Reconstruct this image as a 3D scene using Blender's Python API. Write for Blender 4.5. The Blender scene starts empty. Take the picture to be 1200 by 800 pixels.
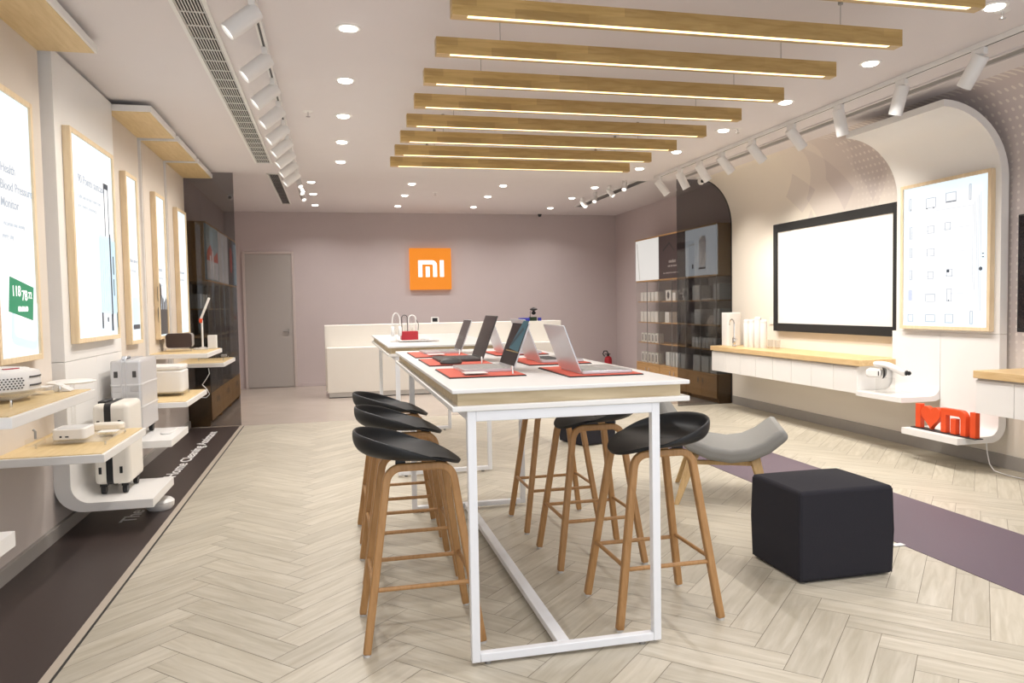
import bpy, bmesh, math, random
from mathutils import Vector, Matrix
random.seed(7)
PI = math.pi
SC = bpy.context.scene
COL = SC.collection

# ------------------------------------------------------------------ camera, world, exposure
F, YAW, PITCH, ROLL = 890.3, .23103, .047515, .017578
cam = bpy.data.cameras.new('camera'); cam.sensor_width = 36; cam.lens = F/1200*36
cam.clip_start = .02
camo = bpy.data.objects.new('camera', cam); COL.objects.link(camo)
cy, sy, cp, sp = math.cos(YAW), math.sin(YAW), math.cos(PITCH), math.sin(PITCH)
fw = Vector((sy*cp, cy*cp, -sp)); rt = Vector((cy, -sy, 0)); dn = fw.cross(rt)
c_, s_ = math.cos(ROLL), math.sin(ROLL)
R_ = c_*rt + s_*dn; D_ = -s_*rt + c_*dn
camo.matrix_world = Matrix(((R_.x, -D_.x, -fw.x, 0), (R_.y, -D_.y, -fw.y, 0), (R_.z, -D_.z, -fw.z, 1.25), (0, 0, 0, 1)))
SC.camera = camo
SC.view_settings.view_transform = 'Standard'; SC.view_settings.look = 'None'
SC.view_settings.gamma = 1; SC.view_settings.use_curve_mapping = False
SC.view_settings.exposure = -0.22
W = bpy.data.worlds.new('world'); SC.world = W; W.use_nodes = True
W.node_tree.nodes['Background'].inputs[0].default_value = (.88, .93, 1.0, 1)
W.node_tree.nodes['Background'].inputs[1].default_value = 1.7
DOWN_W, BACK_W, SPOT_W, SPOTL_W = 14, 11, 44, 27
BOX_E = 1.2

# ------------------------------------------------------------------ materials
MATS = {}
def nodes_of(name):
    m = bpy.data.materials.new(name); m.use_nodes = True
    nt = m.node_tree
    return m, nt, nt.nodes['Principled BSDF']
def mat(name, col, rough=.5, metal=0, spec=.5, var=.04, scale=30, bump=0, coat=0):
    """plain surface with a slight procedural tone variation"""
    if name in MATS: return MATS[name]
    m, nt, b = nodes_of(name)
    tc = nt.nodes.new('ShaderNodeTexCoord'); nz = nt.nodes.new('ShaderNodeTexNoise')
    nz.inputs['Scale'].default_value = scale
    nt.links.new(tc.outputs['Object'], nz.inputs['Vector'])
    r = nt.nodes.new('ShaderNodeValToRGB')
    r.color_ramp.elements[0].color = (*[c*(1-var) for c in col], 1)
    r.color_ramp.elements[1].color = (*[min(1, c*(1+var)) for c in col], 1)
    nt.links.new(nz.outputs['Fac'], r.inputs['Fac']); nt.links.new(r.outputs['Color'], b.inputs['Base Color'])
    b.inputs['Roughness'].default_value = rough; b.inputs['Metallic'].default_value = metal
    b.inputs['Specular IOR Level'].default_value = spec; b.inputs['Coat Weight'].default_value = coat
    if bump:
        bp = nt.nodes.new('ShaderNodeBump'); bp.inputs['Strength'].default_value = bump; bp.inputs['Distance'].default_value = .002
        nt.links.new(nz.outputs['Fac'], bp.inputs['Height']); nt.links.new(bp.outputs['Normal'], b.inputs['Normal'])
    MATS[name] = m; return m
def wood(name, c1, c2, axis=1, rough=.45, scale=6, stretch=9, staves=None):
    """grain running along `axis`; staves = (length, height) of a finger-jointed board"""
    if name in MATS: return MATS[name]
    m, nt, b = nodes_of(name); L = nt.links.new
    tc = nt.nodes.new('ShaderNodeTexCoord'); mp = nt.nodes.new('ShaderNodeMapping')
    s = [stretch]*3; s[axis] = 1.0
    mp.inputs['Scale'].default_value = s
    L(tc.outputs['Object'], mp.inputs['Vector'])
    nz = nt.nodes.new('ShaderNodeTexNoise'); nz.inputs['Scale'].default_value = scale; nz.inputs['Detail'].default_value = 5
    nz.inputs['Distortion'].default_value = .6
    L(mp.outputs['Vector'], nz.inputs['Vector'])
    r = nt.nodes.new('ShaderNodeValToRGB'); r.color_ramp.elements[0].position = .3; r.color_ramp.elements[1].position = .7
    r.color_ramp.elements[0].color = (*c1, 1); r.color_ramp.elements[1].color = (*c2, 1)
    L(nz.outputs['Fac'], r.inputs['Fac']); out = r.outputs['Color']
    if staves:
        br = nt.nodes.new('ShaderNodeTexBrick'); br.inputs['Scale'].default_value = 1
        br.inputs['Brick Width'].default_value = staves[0]; br.inputs['Row Height'].default_value = staves[1]
        br.inputs['Mortar Size'].default_value = 0; br.inputs['Color1'].default_value = (.84, .81, .77, 1); br.inputs['Color2'].default_value = (1.1, 1.08, 1.04, 1)
        sw = nt.nodes.new('ShaderNodeMapping')
        if axis == 0: sw.inputs['Rotation'].default_value = (-PI/2, 0, 0)
        L(tc.outputs['Object'], sw.inputs['Vector']); L(sw.outputs['Vector'], br.inputs['Vector'])
        mx = nt.nodes.new('ShaderNodeMix'); mx.data_type = 'RGBA'; mx.blend_type = 'MULTIPLY'; mx.inputs[0].default_value = 1
        L(out, mx.inputs[6]); L(br.outputs['Color'], mx.inputs[7]); out = mx.outputs[2]
    L(out, b.inputs['Base Color']); b.inputs['Roughness'].default_value = rough
    MATS[name] = m; return m
def emit(name, col, strength):
    if name in MATS: return MATS[name]
    m, nt, b = nodes_of(name)
    b.inputs['Base Color'].default_value = (*[c*.12 for c in col], 1)
    b.inputs['Emission Color'].default_value = (*col, 1); b.inputs['Emission Strength'].default_value = strength
    b.inputs['Roughness'].default_value = .35
    MATS[name] = m; return m
def glass(name, col, refl=.06, rough=.02):
    if name in MATS: return MATS[name]
    m = bpy.data.materials.new(name); m.use_nodes = True; nt = m.node_tree; nt.nodes.clear(); L = nt.links.new
    o = nt.nodes.new('ShaderNodeOutputMaterial'); t = nt.nodes.new('ShaderNodeBsdfTransparent'); g = nt.nodes.new('ShaderNodeBsdfGlossy')
    t.inputs[0].default_value = (*col, 1); g.inputs['Roughness'].default_value = rough; g.inputs[0].default_value = (1, 1, 1, 1)
    lw = nt.nodes.new('ShaderNodeLayerWeight'); pw = nt.nodes.new('ShaderNodeMath'); pw.operation = 'POWER'; pw.inputs[1].default_value = 4
    L(lw.outputs['Facing'], pw.inputs[0])
    ad = nt.nodes.new('ShaderNodeMath'); ad.operation = 'MULTIPLY_ADD'; ad.inputs[1].default_value = .45; ad.inputs[2].default_value = refl
    L(pw.outputs[0], ad.inputs[0])
    mx = nt.nodes.new('ShaderNodeMixShader'); L(ad.outputs[0], mx.inputs[0]); L(t.outputs[0], mx.inputs[1]); L(g.outputs[0], mx.inputs[2]); L(mx.outputs[0], o.inputs[0])
    MATS[name] = m; return m

CEIL = mat('ceiling_paint', (.735, .695, .70), .85, spec=.2, var=.015, scale=4)
WALLT = mat('taupe_paint', (.555, .48, .475), .8, spec=.25, var=.02, scale=5)
WALLG = mat('pale_taupe_paint', (.60, .54, .51), .8, spec=.25, var=.02, scale=5)
BACKL = mat('bay_back_paint', (.67, .605, .54), .6, spec=.3, var=.02, scale=5)
WHITE = mat('white_lacquer', (.81, .795, .775), .35, var=.01, scale=8)
WHITEM = mat('white_matt', (.80, .79, .775), .55, var=.01, scale=8)
WMETAL = mat('white_powder_coat', (.84, .85, .88), .35, var=.01, scale=40)
CREAM = mat('cream_lacquer', (.84, .80, .73), .45, var=.01, scale=8)
BASEB = mat('grey_skirting', (.36, .335, .31), .5, var=.03, scale=20)
DARKV = mat('dark_brown_vinyl', (.052, .037, .034), .38, var=.08, scale=60)
PURPV = mat('purple_vinyl', (.118, .083, .112), .45, var=.05, scale=90)
BLACK = mat('black_plastic', (.012, .012, .014), .42, var=.1, scale=60)
BLACKM = mat('black_matt', (.008, .008, .009), .7, var=.1, scale=60)
SEATM = mat('black_seat_shell', (.010, .0105, .012), .5, var=.08, scale=80, spec=.45)
GREYM = mat('grey_metal', (.30, .29, .28), .4, metal=.3)
DGREY = mat('dark_grey', (.06, .058, .056), .5)
SILVER = mat('silver_aluminium', (.62, .62, .64), .32, metal=.75, var=.02)
SUITG = mat('silver_shell', (.66, .66, .68), .30, metal=.4, var=.02)
SUITW = mat('ivory_shell', (.80, .76, .69), .35, var=.01)
FABG = mat('grey_fabric', (.27, .265, .25), .9, spec=.15, var=.10, scale=260, bump=.25)
FABB = mat('charcoal_fabric', (.024, .023, .029), .85, spec=.2, var=.12, scale=320, bump=.25)
RED = mat('red_mat', (.62, .105, .065), .55, var=.03)
REDD = mat('deep_red', (.42, .015, .025), .4, var=.03)
BLUE = mat('blue_card', (.03, .035, .36), .4)
ORNG = mat('orange_red_plastic', (.74, .075, .012), .45, var=.02)
CABLEW = mat('white_cable', (.8, .8, .8), .5)
CHROME = mat('chrome', (.75, .75, .76), .12, metal=1)
KEYB = mat('grey_keyboard', (.40, .39, .37), .5, var=.08, scale=300)
KEYD = mat('dark_keyboard', (.07, .07, .075), .5, var=.08, scale=300)
SCR = mat('dark_screen', (.022, .018, .020), .12, var=.05, spec=.6)
GREEN = mat('dark_green', (.01, .03, .01), .5)
WPALE = wood('pale_ash_edge', (.48, .37, .215), (.64, .52, .335), 0, scale=5, stretch=7)
WBAY = wood('birch_lining', (.65, .48, .235), (.75, .58, .325), 1, scale=5)
WTOP = wood('oak_worktop', (.60, .405, .19), (.72, .52, .28), 1, scale=5)
WFRM = wood('maple_frame', (.72, .56, .36), (.82, .67, .46), 2, scale=6)
WBEAM = wood('butcher_block_beam', (.45, .295, .10), (.60, .42, .175), 0, rough=.4, scale=5, staves=(.34, .042))
WLEG = wood('oak_leg', (.37, .19, .065), (.47, .255, .10), 2, scale=9)
WLEGP = wood('pale_oak_leg', (.52, .335, .14), (.62, .42, .20), 2, scale=9)
WCAB = wood('amber_cabinet_wood', (.42, .235, .085), (.54, .32, .13), 1, scale=6)
SMOKE = glass('smoked_glass', (.575, .575, .585), refl=.025)
CLEAR = glass('clear_glass', (.95, .955, .95), refl=.03)
ACRYL = glass('acrylic', (.96, .96, .955), refl=.05)
LENS = emit('lamp_lens', (1, .96, .88), 9)
LENSW = emit('spot_lens', (1, .97, .92), 2.2)
LED = emit('led_strip', (1, .78, .40), 3.0)
def lit_panel():
    m = emit('lit_panel', (1, 1, 1), BOX_E); nt = m.node_tree; b = nt.nodes['Principled BSDF']; L = nt.links.new; N = nt.nodes.new
    tc = N('ShaderNodeTexCoord'); sx = N('ShaderNodeSeparateXYZ'); L(tc.outputs['Generated'], sx.inputs[0])
    def edge(o):
        a = N('ShaderNodeMath'); a.operation = 'SUBTRACT'; L(o, a.inputs[0]); a.inputs[1].default_value = .5
        c = N('ShaderNodeMath'); c.operation = 'ABSOLUTE'; L(a.outputs[0], c.inputs[0]); return c.outputs[0]
    mx = N('ShaderNodeMath'); mx.operation = 'MAXIMUM'; L(edge(sx.outputs[1]), mx.inputs[0]); L(edge(sx.outputs[2]), mx.inputs[1])
    r = N('ShaderNodeValToRGB'); r.color_ramp.elements[0].position = .36; r.color_ramp.elements[0].color = (.99, .99, 1, 1)
    r.color_ramp.elements[1].position = .5; r.color_ramp.elements[1].color = (.76, .91, 1, 1)
    L(mx.outputs[0], r.inputs[0]); L(r.outputs[0], b.inputs['Emission Color']); return m
LBX = lit_panel()
LBXB = emit('lit_blue_tint', (.66, .88, 1.0), 1.05)
LBXC = emit('lit_pale_blue', (.78, .93, 1.0), 1.05)
LBXG = emit('lit_green', (.03, .42, .20), .75)
LBXK = emit('lit_dark_print', (.10, .125, .16), .6)
LBXT = emit('lit_grey_print', (.56, .61, .67), .95)
LBXL = emit('lit_faint_print', (.72, .78, .84), .95)
LBXS = emit('lit_brown_print', (.14, .125, .12), .6)
SIGNO = emit('backlit_orange', (1, .29, .010), .95)
SIGNW = emit('backlit_white', (1, .98, .94), 1.6)

def floor_mat():
    m, nt, b = nodes_of('whitewashed_herringbone'); L = nt.links.new
    at = nt.nodes.new('ShaderNodeAttribute'); at.attribute_name = 'tone'
    uv = nt.nodes.new('ShaderNodeUVMap'); uv.uv_map = 'grain'
    mp = nt.nodes.new('ShaderNodeMapping'); mp.inputs['Scale'].default_value = (1.6, 14, 1)
    L(uv.outputs[0], mp.inputs['Vector'])
    nz = nt.nodes.new('ShaderNodeTexNoise'); nz.inputs['Scale'].default_value = 2.2; nz.inputs['Detail'].default_value = 6; nz.inputs['Distortion'].default_value = .8
    L(mp.outputs[0], nz.inputs['Vector'])
    r = nt.nodes.new('ShaderNodeValToRGB'); e = r.color_ramp.elements
    e[0].position = .28; e[0].color = (.46, .415, .325, 1); e[1].position = .72; e[1].color = (.60, .555, .465, 1)
    L(nz.outputs['Fac'], r.inputs[0])
    r2 = nt.nodes.new('ShaderNodeValToRGB'); e = r2.color_ramp.elements
    e[0].color = (.90, .895, .885, 1); e[1].color = (1.06, 1.055, 1.05, 1)
    L(at.outputs['Fac'], r2.inputs[0])
    mx = nt.nodes.new('ShaderNodeMix'); mx.data_type = 'RGBA'; mx.blend_type = 'MULTIPLY'; mx.inputs[0].default_value = 1
    L(r.outputs[0], mx.inputs[6]); L(r2.outputs[0], mx.inputs[7]); L(mx.outputs[2], b.inputs['Base Color'])
    b.inputs['Roughness'].default_value = .36; b.inputs['Specular IOR Level'].default_value = .4
    return m
FLOORM = floor_mat()
FLOORG = mat('polished_concrete', (.45, .385, .33), .25, var=.10, scale=3)
GROUT = mat('dark_grout', (.24, .205, .155), .8)

def print_wall_mat():
    """cream wall whose far part is plain and whose near part carries a lilac print with dots and shards"""
    m, nt, b = nodes_of('printed_wallpaper'); L = nt.links.new
    N = nt.nodes.new
    tc = N('ShaderNodeTexCoord'); sx = N('ShaderNodeSeparateXYZ'); L(tc.outputs['Object'], sx.inputs[0])
    def M(op, a, c, cl=False):
        n = N('ShaderNodeMath'); n.operation = op; n.use_clamp = cl
        for i, v in enumerate((a, c)):
            if v is None: continue
            if isinstance(v, (int, float)): n.inputs[i].default_value = v
            else: L(v, n.inputs[i])
        return n.outputs[0]
    Y, Z = sx.outputs[1], sx.outputs[2]
    # print fades in from y=7.4 towards the camera and from z=1.75 up (y<4.6: everywhere)
    def ramp(v, a, c):  # 0 at a .. 1 at c
        return M('MULTIPLY', M('SUBTRACT', v, a), 1/(c-a), True)
    fade = M('MULTIPLY', ramp(Y, 7.1, 5.6), ramp(Z, 1.8, 2.5))
    near = M('MULTIPLY', ramp(Y, 5.0, 4.4), ramp(Z, .6, 1.0))
    fade = M('MAXIMUM', fade, near)
    # dots
    p = .056
    fy = M('SUBTRACT', M('FRACT', M('DIVIDE', Y, p), None), .5); fz = M('SUBTRACT', M('FRACT', M('DIVIDE', Z, p), None), .5)
    d2 = M('ADD', M('MULTIPLY', fy, fy), M('MULTIPLY', fz, fz))
    dots = M('MULTIPLY', M('LESS_THAN', d2, .04), M('LESS_THAN', Y, 6.15))
    shard = None
    for (y0, z0, ay, az) in ((6.55, 2.28, .36, .46), (6.15, 2.42, .40, .60), (6.85, 2.0, .10, .17), (7.0, 2.35, .25, .2), (5.9, 2.46, .22, .42), (3.9, 2.45, .5, .35), (4.2, 2.2, .3, .3)):
        q = M('ADD', M('DIVIDE', M('ABSOLUTE', M('SUBTRACT', Y, y0), None), ay), M('DIVIDE', M('ABSOLUTE', M('SUBTRACT', Z, z0), None), az))
        s = M('MULTIPLY', M('LESS_THAN', q, 1.0), .38)
        shard = s if shard is None else M('ADD', shard, s, True)
    ms = N('ShaderNodeMix'); ms.data_type = 'RGBA'; ms.inputs[6].default_value = (.80, .735, .65, 1); ms.inputs[7].default_value = (.60, .53, .52, 1); L(fade, ms.inputs[0])
    m2 = N('ShaderNodeMix'); m2.data_type = 'RGBA'; L(ms.outputs[2], m2.inputs[6]); m2.inputs[7].default_value = (.56, .495, .485, 1); L(shard, m2.inputs[0])
    m3 = N('ShaderNodeMix'); m3.data_type = 'RGBA'; L(m2.outputs[2], m3.inputs[6]); m3.inputs[7].default_value = (.78, .72, .67, 1); L(M('MULTIPLY', dots, fade), m3.inputs[0])
    L(m3.outputs[2], b.inputs['Base Color']); b.inputs['Roughness'].default_value = .6
    return m
PRINTW = print_wall_mat()

# ------------------------------------------------------------------ mesh helpers
class B:
    def __init__(s): s.bm = bmesh.new()
    def box(s, x0, x1, y0, y1, z0, z1, M=None):
        v = [s.bm.verts.new((x, y, z)) for z in (z0, z1) for x, y in ((x0, y0), (x1, y0), (x1, y1), (x0, y1))]
        if M is not None:
            for q in v: q.co = M @ q.co
        for f in ((3, 2, 1, 0), (4, 5, 6, 7), (0, 1, 5, 4), (1, 2, 6, 5), (2, 3, 7, 6), (3, 0, 4, 7)): s.bm.faces.new([v[i] for i in f])
        return s
    def prism(s, pts, axis, a0, a1):
        """polygon in the two other axes (order: x,y,z without axis) extruded from a0 to a1"""
        def P(u, v, a): return ((a, u, v), (u, a, v), (u, v, a))[axis]
        A = [s.bm.verts.new(P(u, v, a0)) for u, v in pts]; C = [s.bm.verts.new(P(u, v, a1)) for u, v in pts]
        n = len(pts)
        s.bm.faces.new(A); s.bm.faces.new(C[::-1])
        for i in range(n): s.bm.faces.new((A[i], C[i], C[(i+1) % n], A[(i+1) % n]))
        return s
    def tube(s, pts, r, seg=10, close=False, r1=None):
        pts = [Vector(p) for p in pts]; n = len(pts); rings = []
        prev = None
        for i, p in enumerate(pts):
            a = pts[max(0, i-1)] if not close else pts[i-1]; c = pts[min(n-1, i+1)] if not close else pts[(i+1) % n]
            t = (c-a).normalized()
            if prev is None:
                u = t.cross(Vector((0, 0, 1)));
                if u.length < .01: u = t.cross(Vector((1, 0, 0)))
            else: u = prev - t*prev.dot(t)
            u.normalize(); prev = u; w = t.cross(u)
            rr = r if r1 is None else r + (r1-r)*i/(n-1)
            rings.append([s.bm.verts.new(p + (u*math.cos(k*2*PI/seg) + w*math.sin(k*2*PI/seg))*rr) for k in range(seg)])
        for i in range(n-1 if not close else n):
            A, C = rings[i], rings[(i+1) % n]
            for k in range(seg): s.bm.faces.new((A[k], A[(k+1) % seg], C[(k+1) % seg], C[k]))
        if not close: s.bm.faces.new(rings[0][::-1]); s.bm.faces.new(rings[-1])
        return s
    def lathe(s, prof, c=(0, 0, 0), seg=24, M=None, sx=1, sy=1):
        c = Vector(c); rings = []
        for r, z in prof:
            if r < 1e-6: rings.append([s.bm.verts.new((0, 0, z))])
            else: rings.append([s.bm.verts.new((r*sx*math.cos(k*2*PI/seg), r*sy*math.sin(k*2*PI/seg), z)) for k in range(seg)])
        for A, C in zip(rings, rings[1:]):
            if len(A) == 1 and len(C) == 1: continue
            for k in range(seg):
                k2 = (k+1) % seg
                if len(A) == 1: s.bm.faces.new((A[0], C[k2], C[k]))
                elif len(C) == 1: s.bm.faces.new((A[k], A[k2], C[0]))
                else: s.bm.faces.new((A[k], A[k2], C[k2], C[k]))
        if len(rings[0]) > 1: s.bm.faces.new(rings[0][::-1])
        if len(rings[-1]) > 1: s.bm.faces.new(rings[-1])
        for R in rings:
            for v in R: v.co = (M @ v.co if M is not None else v.co) + c
        return s
    def sweep(s, pts, nrm, w, t, close=False):
        """rectangular section along a planar path; nrm = plane normal, w in the plane, t along nrm"""
        pts = [Vector(p) for p in pts]; nrm = Vector(nrm).normalized(); n = len(pts); rings = []
        for i, p in enumerate(pts):
            a = pts[max(0, i-1)]; c = pts[min(n-1, i+1)]; d = (c-a).normalized(); u = d.cross(nrm).normalized()
            rings.append([s.bm.verts.new(p + u*w/2*a_ + nrm*t/2*b_) for a_, b_ in ((-1, -1), (1, -1), (1, 1), (-1, 1))])
        for A, C in zip(rings, rings[1:]):
            for k in range(4): s.bm.faces.new((A[k], A[(k+1) % 4], C[(k+1) % 4], C[k]))
        s.bm.faces.new(rings[0][::-1]); s.bm.faces.new(rings[-1]); return s
    def grid(s, fn, nu, nv, wrap=False):
        V = [[s.bm.verts.new(fn(i/(nu-1) if not wrap else i/nu, j/(nv-1))) for j in range(nv)] for i in range(nu)]
        for i in range(nu if wrap else nu-1):
            for j in range(nv-1): s.bm.faces.new((V[i][j], V[(i+1) % nu][j], V[(i+1) % nu][j+1], V[i][j+1]))
        return s
    def poly(s, pts): s.bm.faces.new([s.bm.verts.new(p) for p in pts]); return s

def wloc(o):
    v = Vector((0, 0, 0))
    while o is not None: v += o.location; o = o.parent
    return v
def finish(o, mesh, m, bevel=0, bseg=2, solid=0, smooth=True, sub=0):
    ms = m if isinstance(m, (list, tuple)) else [m]
    for q in ms: mesh.materials.append(q)
    if smooth:
        for p in mesh.polygons: p.use_smooth = True
        mesh.set_sharp_from_angle(angle=math.radians(38))
    if solid:
        d = o.modifiers.new('solid', 'SOLIDIFY'); d.thickness = solid; d.offset = -1
    if bevel:
        d = o.modifiers.new('bevel', 'BEVEL'); d.width = bevel; d.segments = bseg; d.limit_method = 'ANGLE'; d.angle_limit = math.radians(40)
        d.harden_normals = False
    if sub:
        d = o.modifiers.new('sub', 'SUBSURF'); d.levels = sub; d.render_levels = sub
def mesh_of(name, b, off):
    bmesh.ops.recalc_face_normals(b.bm, faces=b.bm.faces)
    for v in b.bm.verts: v.co -= off
    me = bpy.data.meshes.new(name); b.bm.to_mesh(me); b.bm.free(); return me
def part(name, b, m, parent, label=None, **k):
    """one mesh under a thing; geometry is given in world coordinates"""
    me = mesh_of(name, b, wloc(parent)); o = bpy.data.objects.new(name, me); COL.objects.link(o); o.parent = parent
    finish(o, me, m, **k)
    if label: o['label'] = label
    return o
def thing(name, label, cat, loc, group=None):
    o = bpy.data.objects.new(name, None); o.empty_display_size = .05; COL.objects.link(o); o.location = loc
    o['label'] = label; o['category'] = cat
    if group: o['group'] = group
    return o
def single(name, b, m, label, cat, group=None, **k):
    xs = [v.co.x for v in b.bm.verts]; ys = [v.co.y for v in b.bm.verts]; zs = [v.co.z for v in b.bm.verts]
    off = Vector(((min(xs)+max(xs))/2, (min(ys)+max(ys))/2, min(zs)))
    me = mesh_of(name, b, off); o = bpy.data.objects.new(name, me); COL.objects.link(o); o.location = off
    finish(o, me, m, **k); o['label'] = label; o['category'] = cat
    if group: o['group'] = group
    return o
def struct(name, b, m, parent=None, **k):
    me = mesh_of(name, b, wloc(parent) if parent else Vector((0, 0, 0))); o = bpy.data.objects.new(name, me); COL.objects.link(o); o.parent = parent
    finish(o, me, m, **k)
    if parent is None: o['kind'] = 'structure'
    return o
def dup(root, loc, label, group=None, rz=None):
    def cp(o, par):
        c = o.copy(); COL.objects.link(c); c.parent = par
        for ch in o.children: cp(ch, c)
        return c
    r = cp(root, None); r.location = loc; r['label'] = label
    if group: r['group'] = group
    if rz is not None: r.rotation_euler = (0, 0, rz)
    return r
def text_mesh(s, size, M, parent, m, name='lettering', extrude=.0006, fit=None, align='LEFT', bold=0):
    cu = bpy.data.curves.new(name, 'FONT'); cu.body = s; cu.size = size; cu.extrude = extrude; cu.align_x = align; cu.offset = bold
    t = bpy.data.objects.new(name, cu); COL.objects.link(t)
    dg = bpy.context.evaluated_depsgraph_get(); me = bpy.data.meshes.new_from_object(t.evaluated_get(dg))
    bpy.data.objects.remove(t); bpy.data.curves.remove(cu)
    if fit:
        w = max(v.co.x for v in me.vertices) - min(v.co.x for v in me.vertices)
        for v in me.vertices: v.co.x *= fit/w
    off = wloc(parent)
    for v in me.vertices: v.co = M @ v.co - off
    me.materials.clear(); me.materials.append(m)
    o = bpy.data.objects.new(name, me); COL.objects.link(o); o.parent = parent; return o
def lamp(kind, name, loc, power, parent, aim=(0, 0, -1), size=.1, col=(1, .965, .93), spot=1.2, blend=.6, spread=None):
    l = bpy.data.lights.new(name, kind); l.energy = power; l.color = col
    if kind == 'AREA':
        l.shape = 'DISK'; l.size = size
        if spread: l.spread = spread
    else: l.shadow_soft_size = size; l.spot_size = spot; l.spot_blend = blend
    o = bpy.data.objects.new(name, l); COL.objects.link(o); o.parent = parent; o.location = Vector(loc) - (wloc(parent) if parent else Vector((0, 0, 0)))
    o.rotation_euler = Vector(aim).to_track_quat('-Z', 'Y').to_euler(); return o
def arc(cx, cz, r, a0, a1, n=10, rz=None):
    rz = rz or r
    return [(cx + r*math.cos(math.radians(a0+(a1-a0)*i/n)), cz + rz*math.sin(math.radians(a0+(a1-a0)*i/n))) for i in range(n+1)]
def rrect(x0, x1, y0, y1, r, n=5):
    return arc(x1-r, y1-r, r, 0, 90, n) + arc(x0+r, y1-r, r, 90, 180, n) + arc(x0+r, y0+r, r, 180, 270, n) + arc(x1-r, y0+r, r, 270, 360, n)
ORD = ['first', 'second', 'third', 'fourth', 'fifth', 'sixth', 'seventh', 'eighth', 'ninth', 'tenth', 'eleventh', 'twelfth']

# ------------------------------------------------------------------ the room
XL, XR, YS, YB, ZC, ZCB = -1.53, 4.75, 8.62, 12.70, 2.72, 2.80
XLB, XRB = -1.62, 4.90
def make_floor():
    Lp, Wp = .60, .127
    bm = bmesh.new(); uvl = bm.loops.layers.uv.new('grain'); tl = bm.faces.layers.float.new('tone')
    s2 = math.sqrt(.5); x0 = 2.39; g = .0011
    T = (Lp, -Lp)
    for a in range(-14, 15):
        for k in range(-110, 110):
            for typ in (0, 1):
                if typ == 0: u0, u1, v0, v1 = k*Wp, k*Wp+Lp, k*Wp, k*Wp+Wp
                else: u0, u1, v0, v1 = k*Wp+Lp, k*Wp+Lp+Wp, k*Wp+Wp-Lp, k*Wp+Wp
                u0 += a*T[0]; u1 += a*T[0]; v0 += a*T[1]; v1 += a*T[1]
                q = [(u0+g, v0+g), (u1-g, v0+g), (u1-g, v1-g), (u0+g, v1-g)]
                P = [((u-v)*s2 + x0, (u+v)*s2) for u, v in q]
                mx = sum(p[0] for p in P)/4; my = sum(p[1] for p in P)/4
                if not (-1.4 < mx < 5.2 and -.9 < my < 9.1): continue
                f = bm.faces.new([bm.verts.new((x, y, 0)) for x, y in P])
                f[tl] = random.random(); du, dv = random.random()*9, random.random()*9
                for lp, (u, v) in zip(f.loops, q):
                    lp[uvl].uv = (u+du, v+dv) if typ == 0 else (v+du, u+dv)
    for co, no in (((-.962, 0, 0), (-1, 0, 0)), ((XR, 0, 0), (1, 0, 0)), ((0, YS, 0), (0, 1, 0)), ((0, -.6, 0), (0, -1, 0))):
        bmesh.ops.bisect_plane(bm, geom=bm.verts[:]+bm.edges[:]+bm.faces[:], plane_co=co, plane_no=no, clear_outer=True)
    def slab(x0, x1, y0, y1, z0, z1, mi):
        v = [bm.verts.new((x, y, z)) for z in (z0, z1) for x, y in ((x0, y0), (x1, y0), (x1, y1), (x0, y1))]
        for f in ((3, 2, 1, 0), (4, 5, 6, 7), (0, 1, 5, 4), (1, 2, 6, 5), (2, 3, 7, 6), (3, 0, 4, 7)):
            bm.faces.new([v[i] for i in f]).material_index = mi
    slab(-1.72, 5.0, -.6, YS, -.1, -.002, 1)
    slab(-1.72, 5.0, YS, YB+.1, -.1, 0, 2)
    me = bpy.data.meshes.new('floor'); bm.to_mesh(me); bm.free()
    for q in (FLOORM, GROUT, FLOORG): me.materials.append(q)
    o = bpy.data.objects.new('floor', me); COL.objects.link(o); o['kind'] = 'structure'
make_floor()
struct('ceiling', B().box(-1.75, 5.0, -.6, YS, ZC, 2.98).box(-1.75, 5.0, YS, YB+.1, ZCB, 2.98), CEIL)
struct('wall_left', B().box(XL-.2, XL, -.6, 8.7, 0, ZC), WALLG)
struct('wall_left_rear', B().box(XLB-.12, XLB, 8.7, YB, 0, ZCB), WALLT)
struct('wall_back', B().box(-1.75, 5.0, YB, YB+.1, 0, ZCB), WALLT)
struct('wall_right_rear', B().box(XRB, XRB+.1, 8.44, YB, 0, ZCB), WALLT)
cove = [(XR, 0.0)] + arc(4.33, 2.17, .42, 0, 90, 16, .55) + [(5.0, 2.72), (5.0, 0)]
struct('wall_right', B().prism(cove, 1, -.6, 8.42), PRINTW)
struct('baseboard_left', B().box(XL, XL+.022, -.6, 8.66, 0, .075), BASEB, bevel=.002)
struct('baseboard_right', B().box(XR-.014, XR, -.6, 8.40, 0, .10), BASEB, bevel=.002)
struct('baseboard_back', B().box(-.52, XRB, YB-.015, YB, 0, .06), WALLT, bevel=.002)
# floor trims beside the dark strip
struct('trim_1', B().box(-1.006, -.972, -.6, 8.62, -.002, .004), mat('beige_trim', (.52, .45, .37), .35), bevel=.001)
struct('trim_2', B().box(-.972, -.962, -.6, 8.62, -.002, .001), mat('black_line', (.03, .028, .026), .5))
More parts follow.
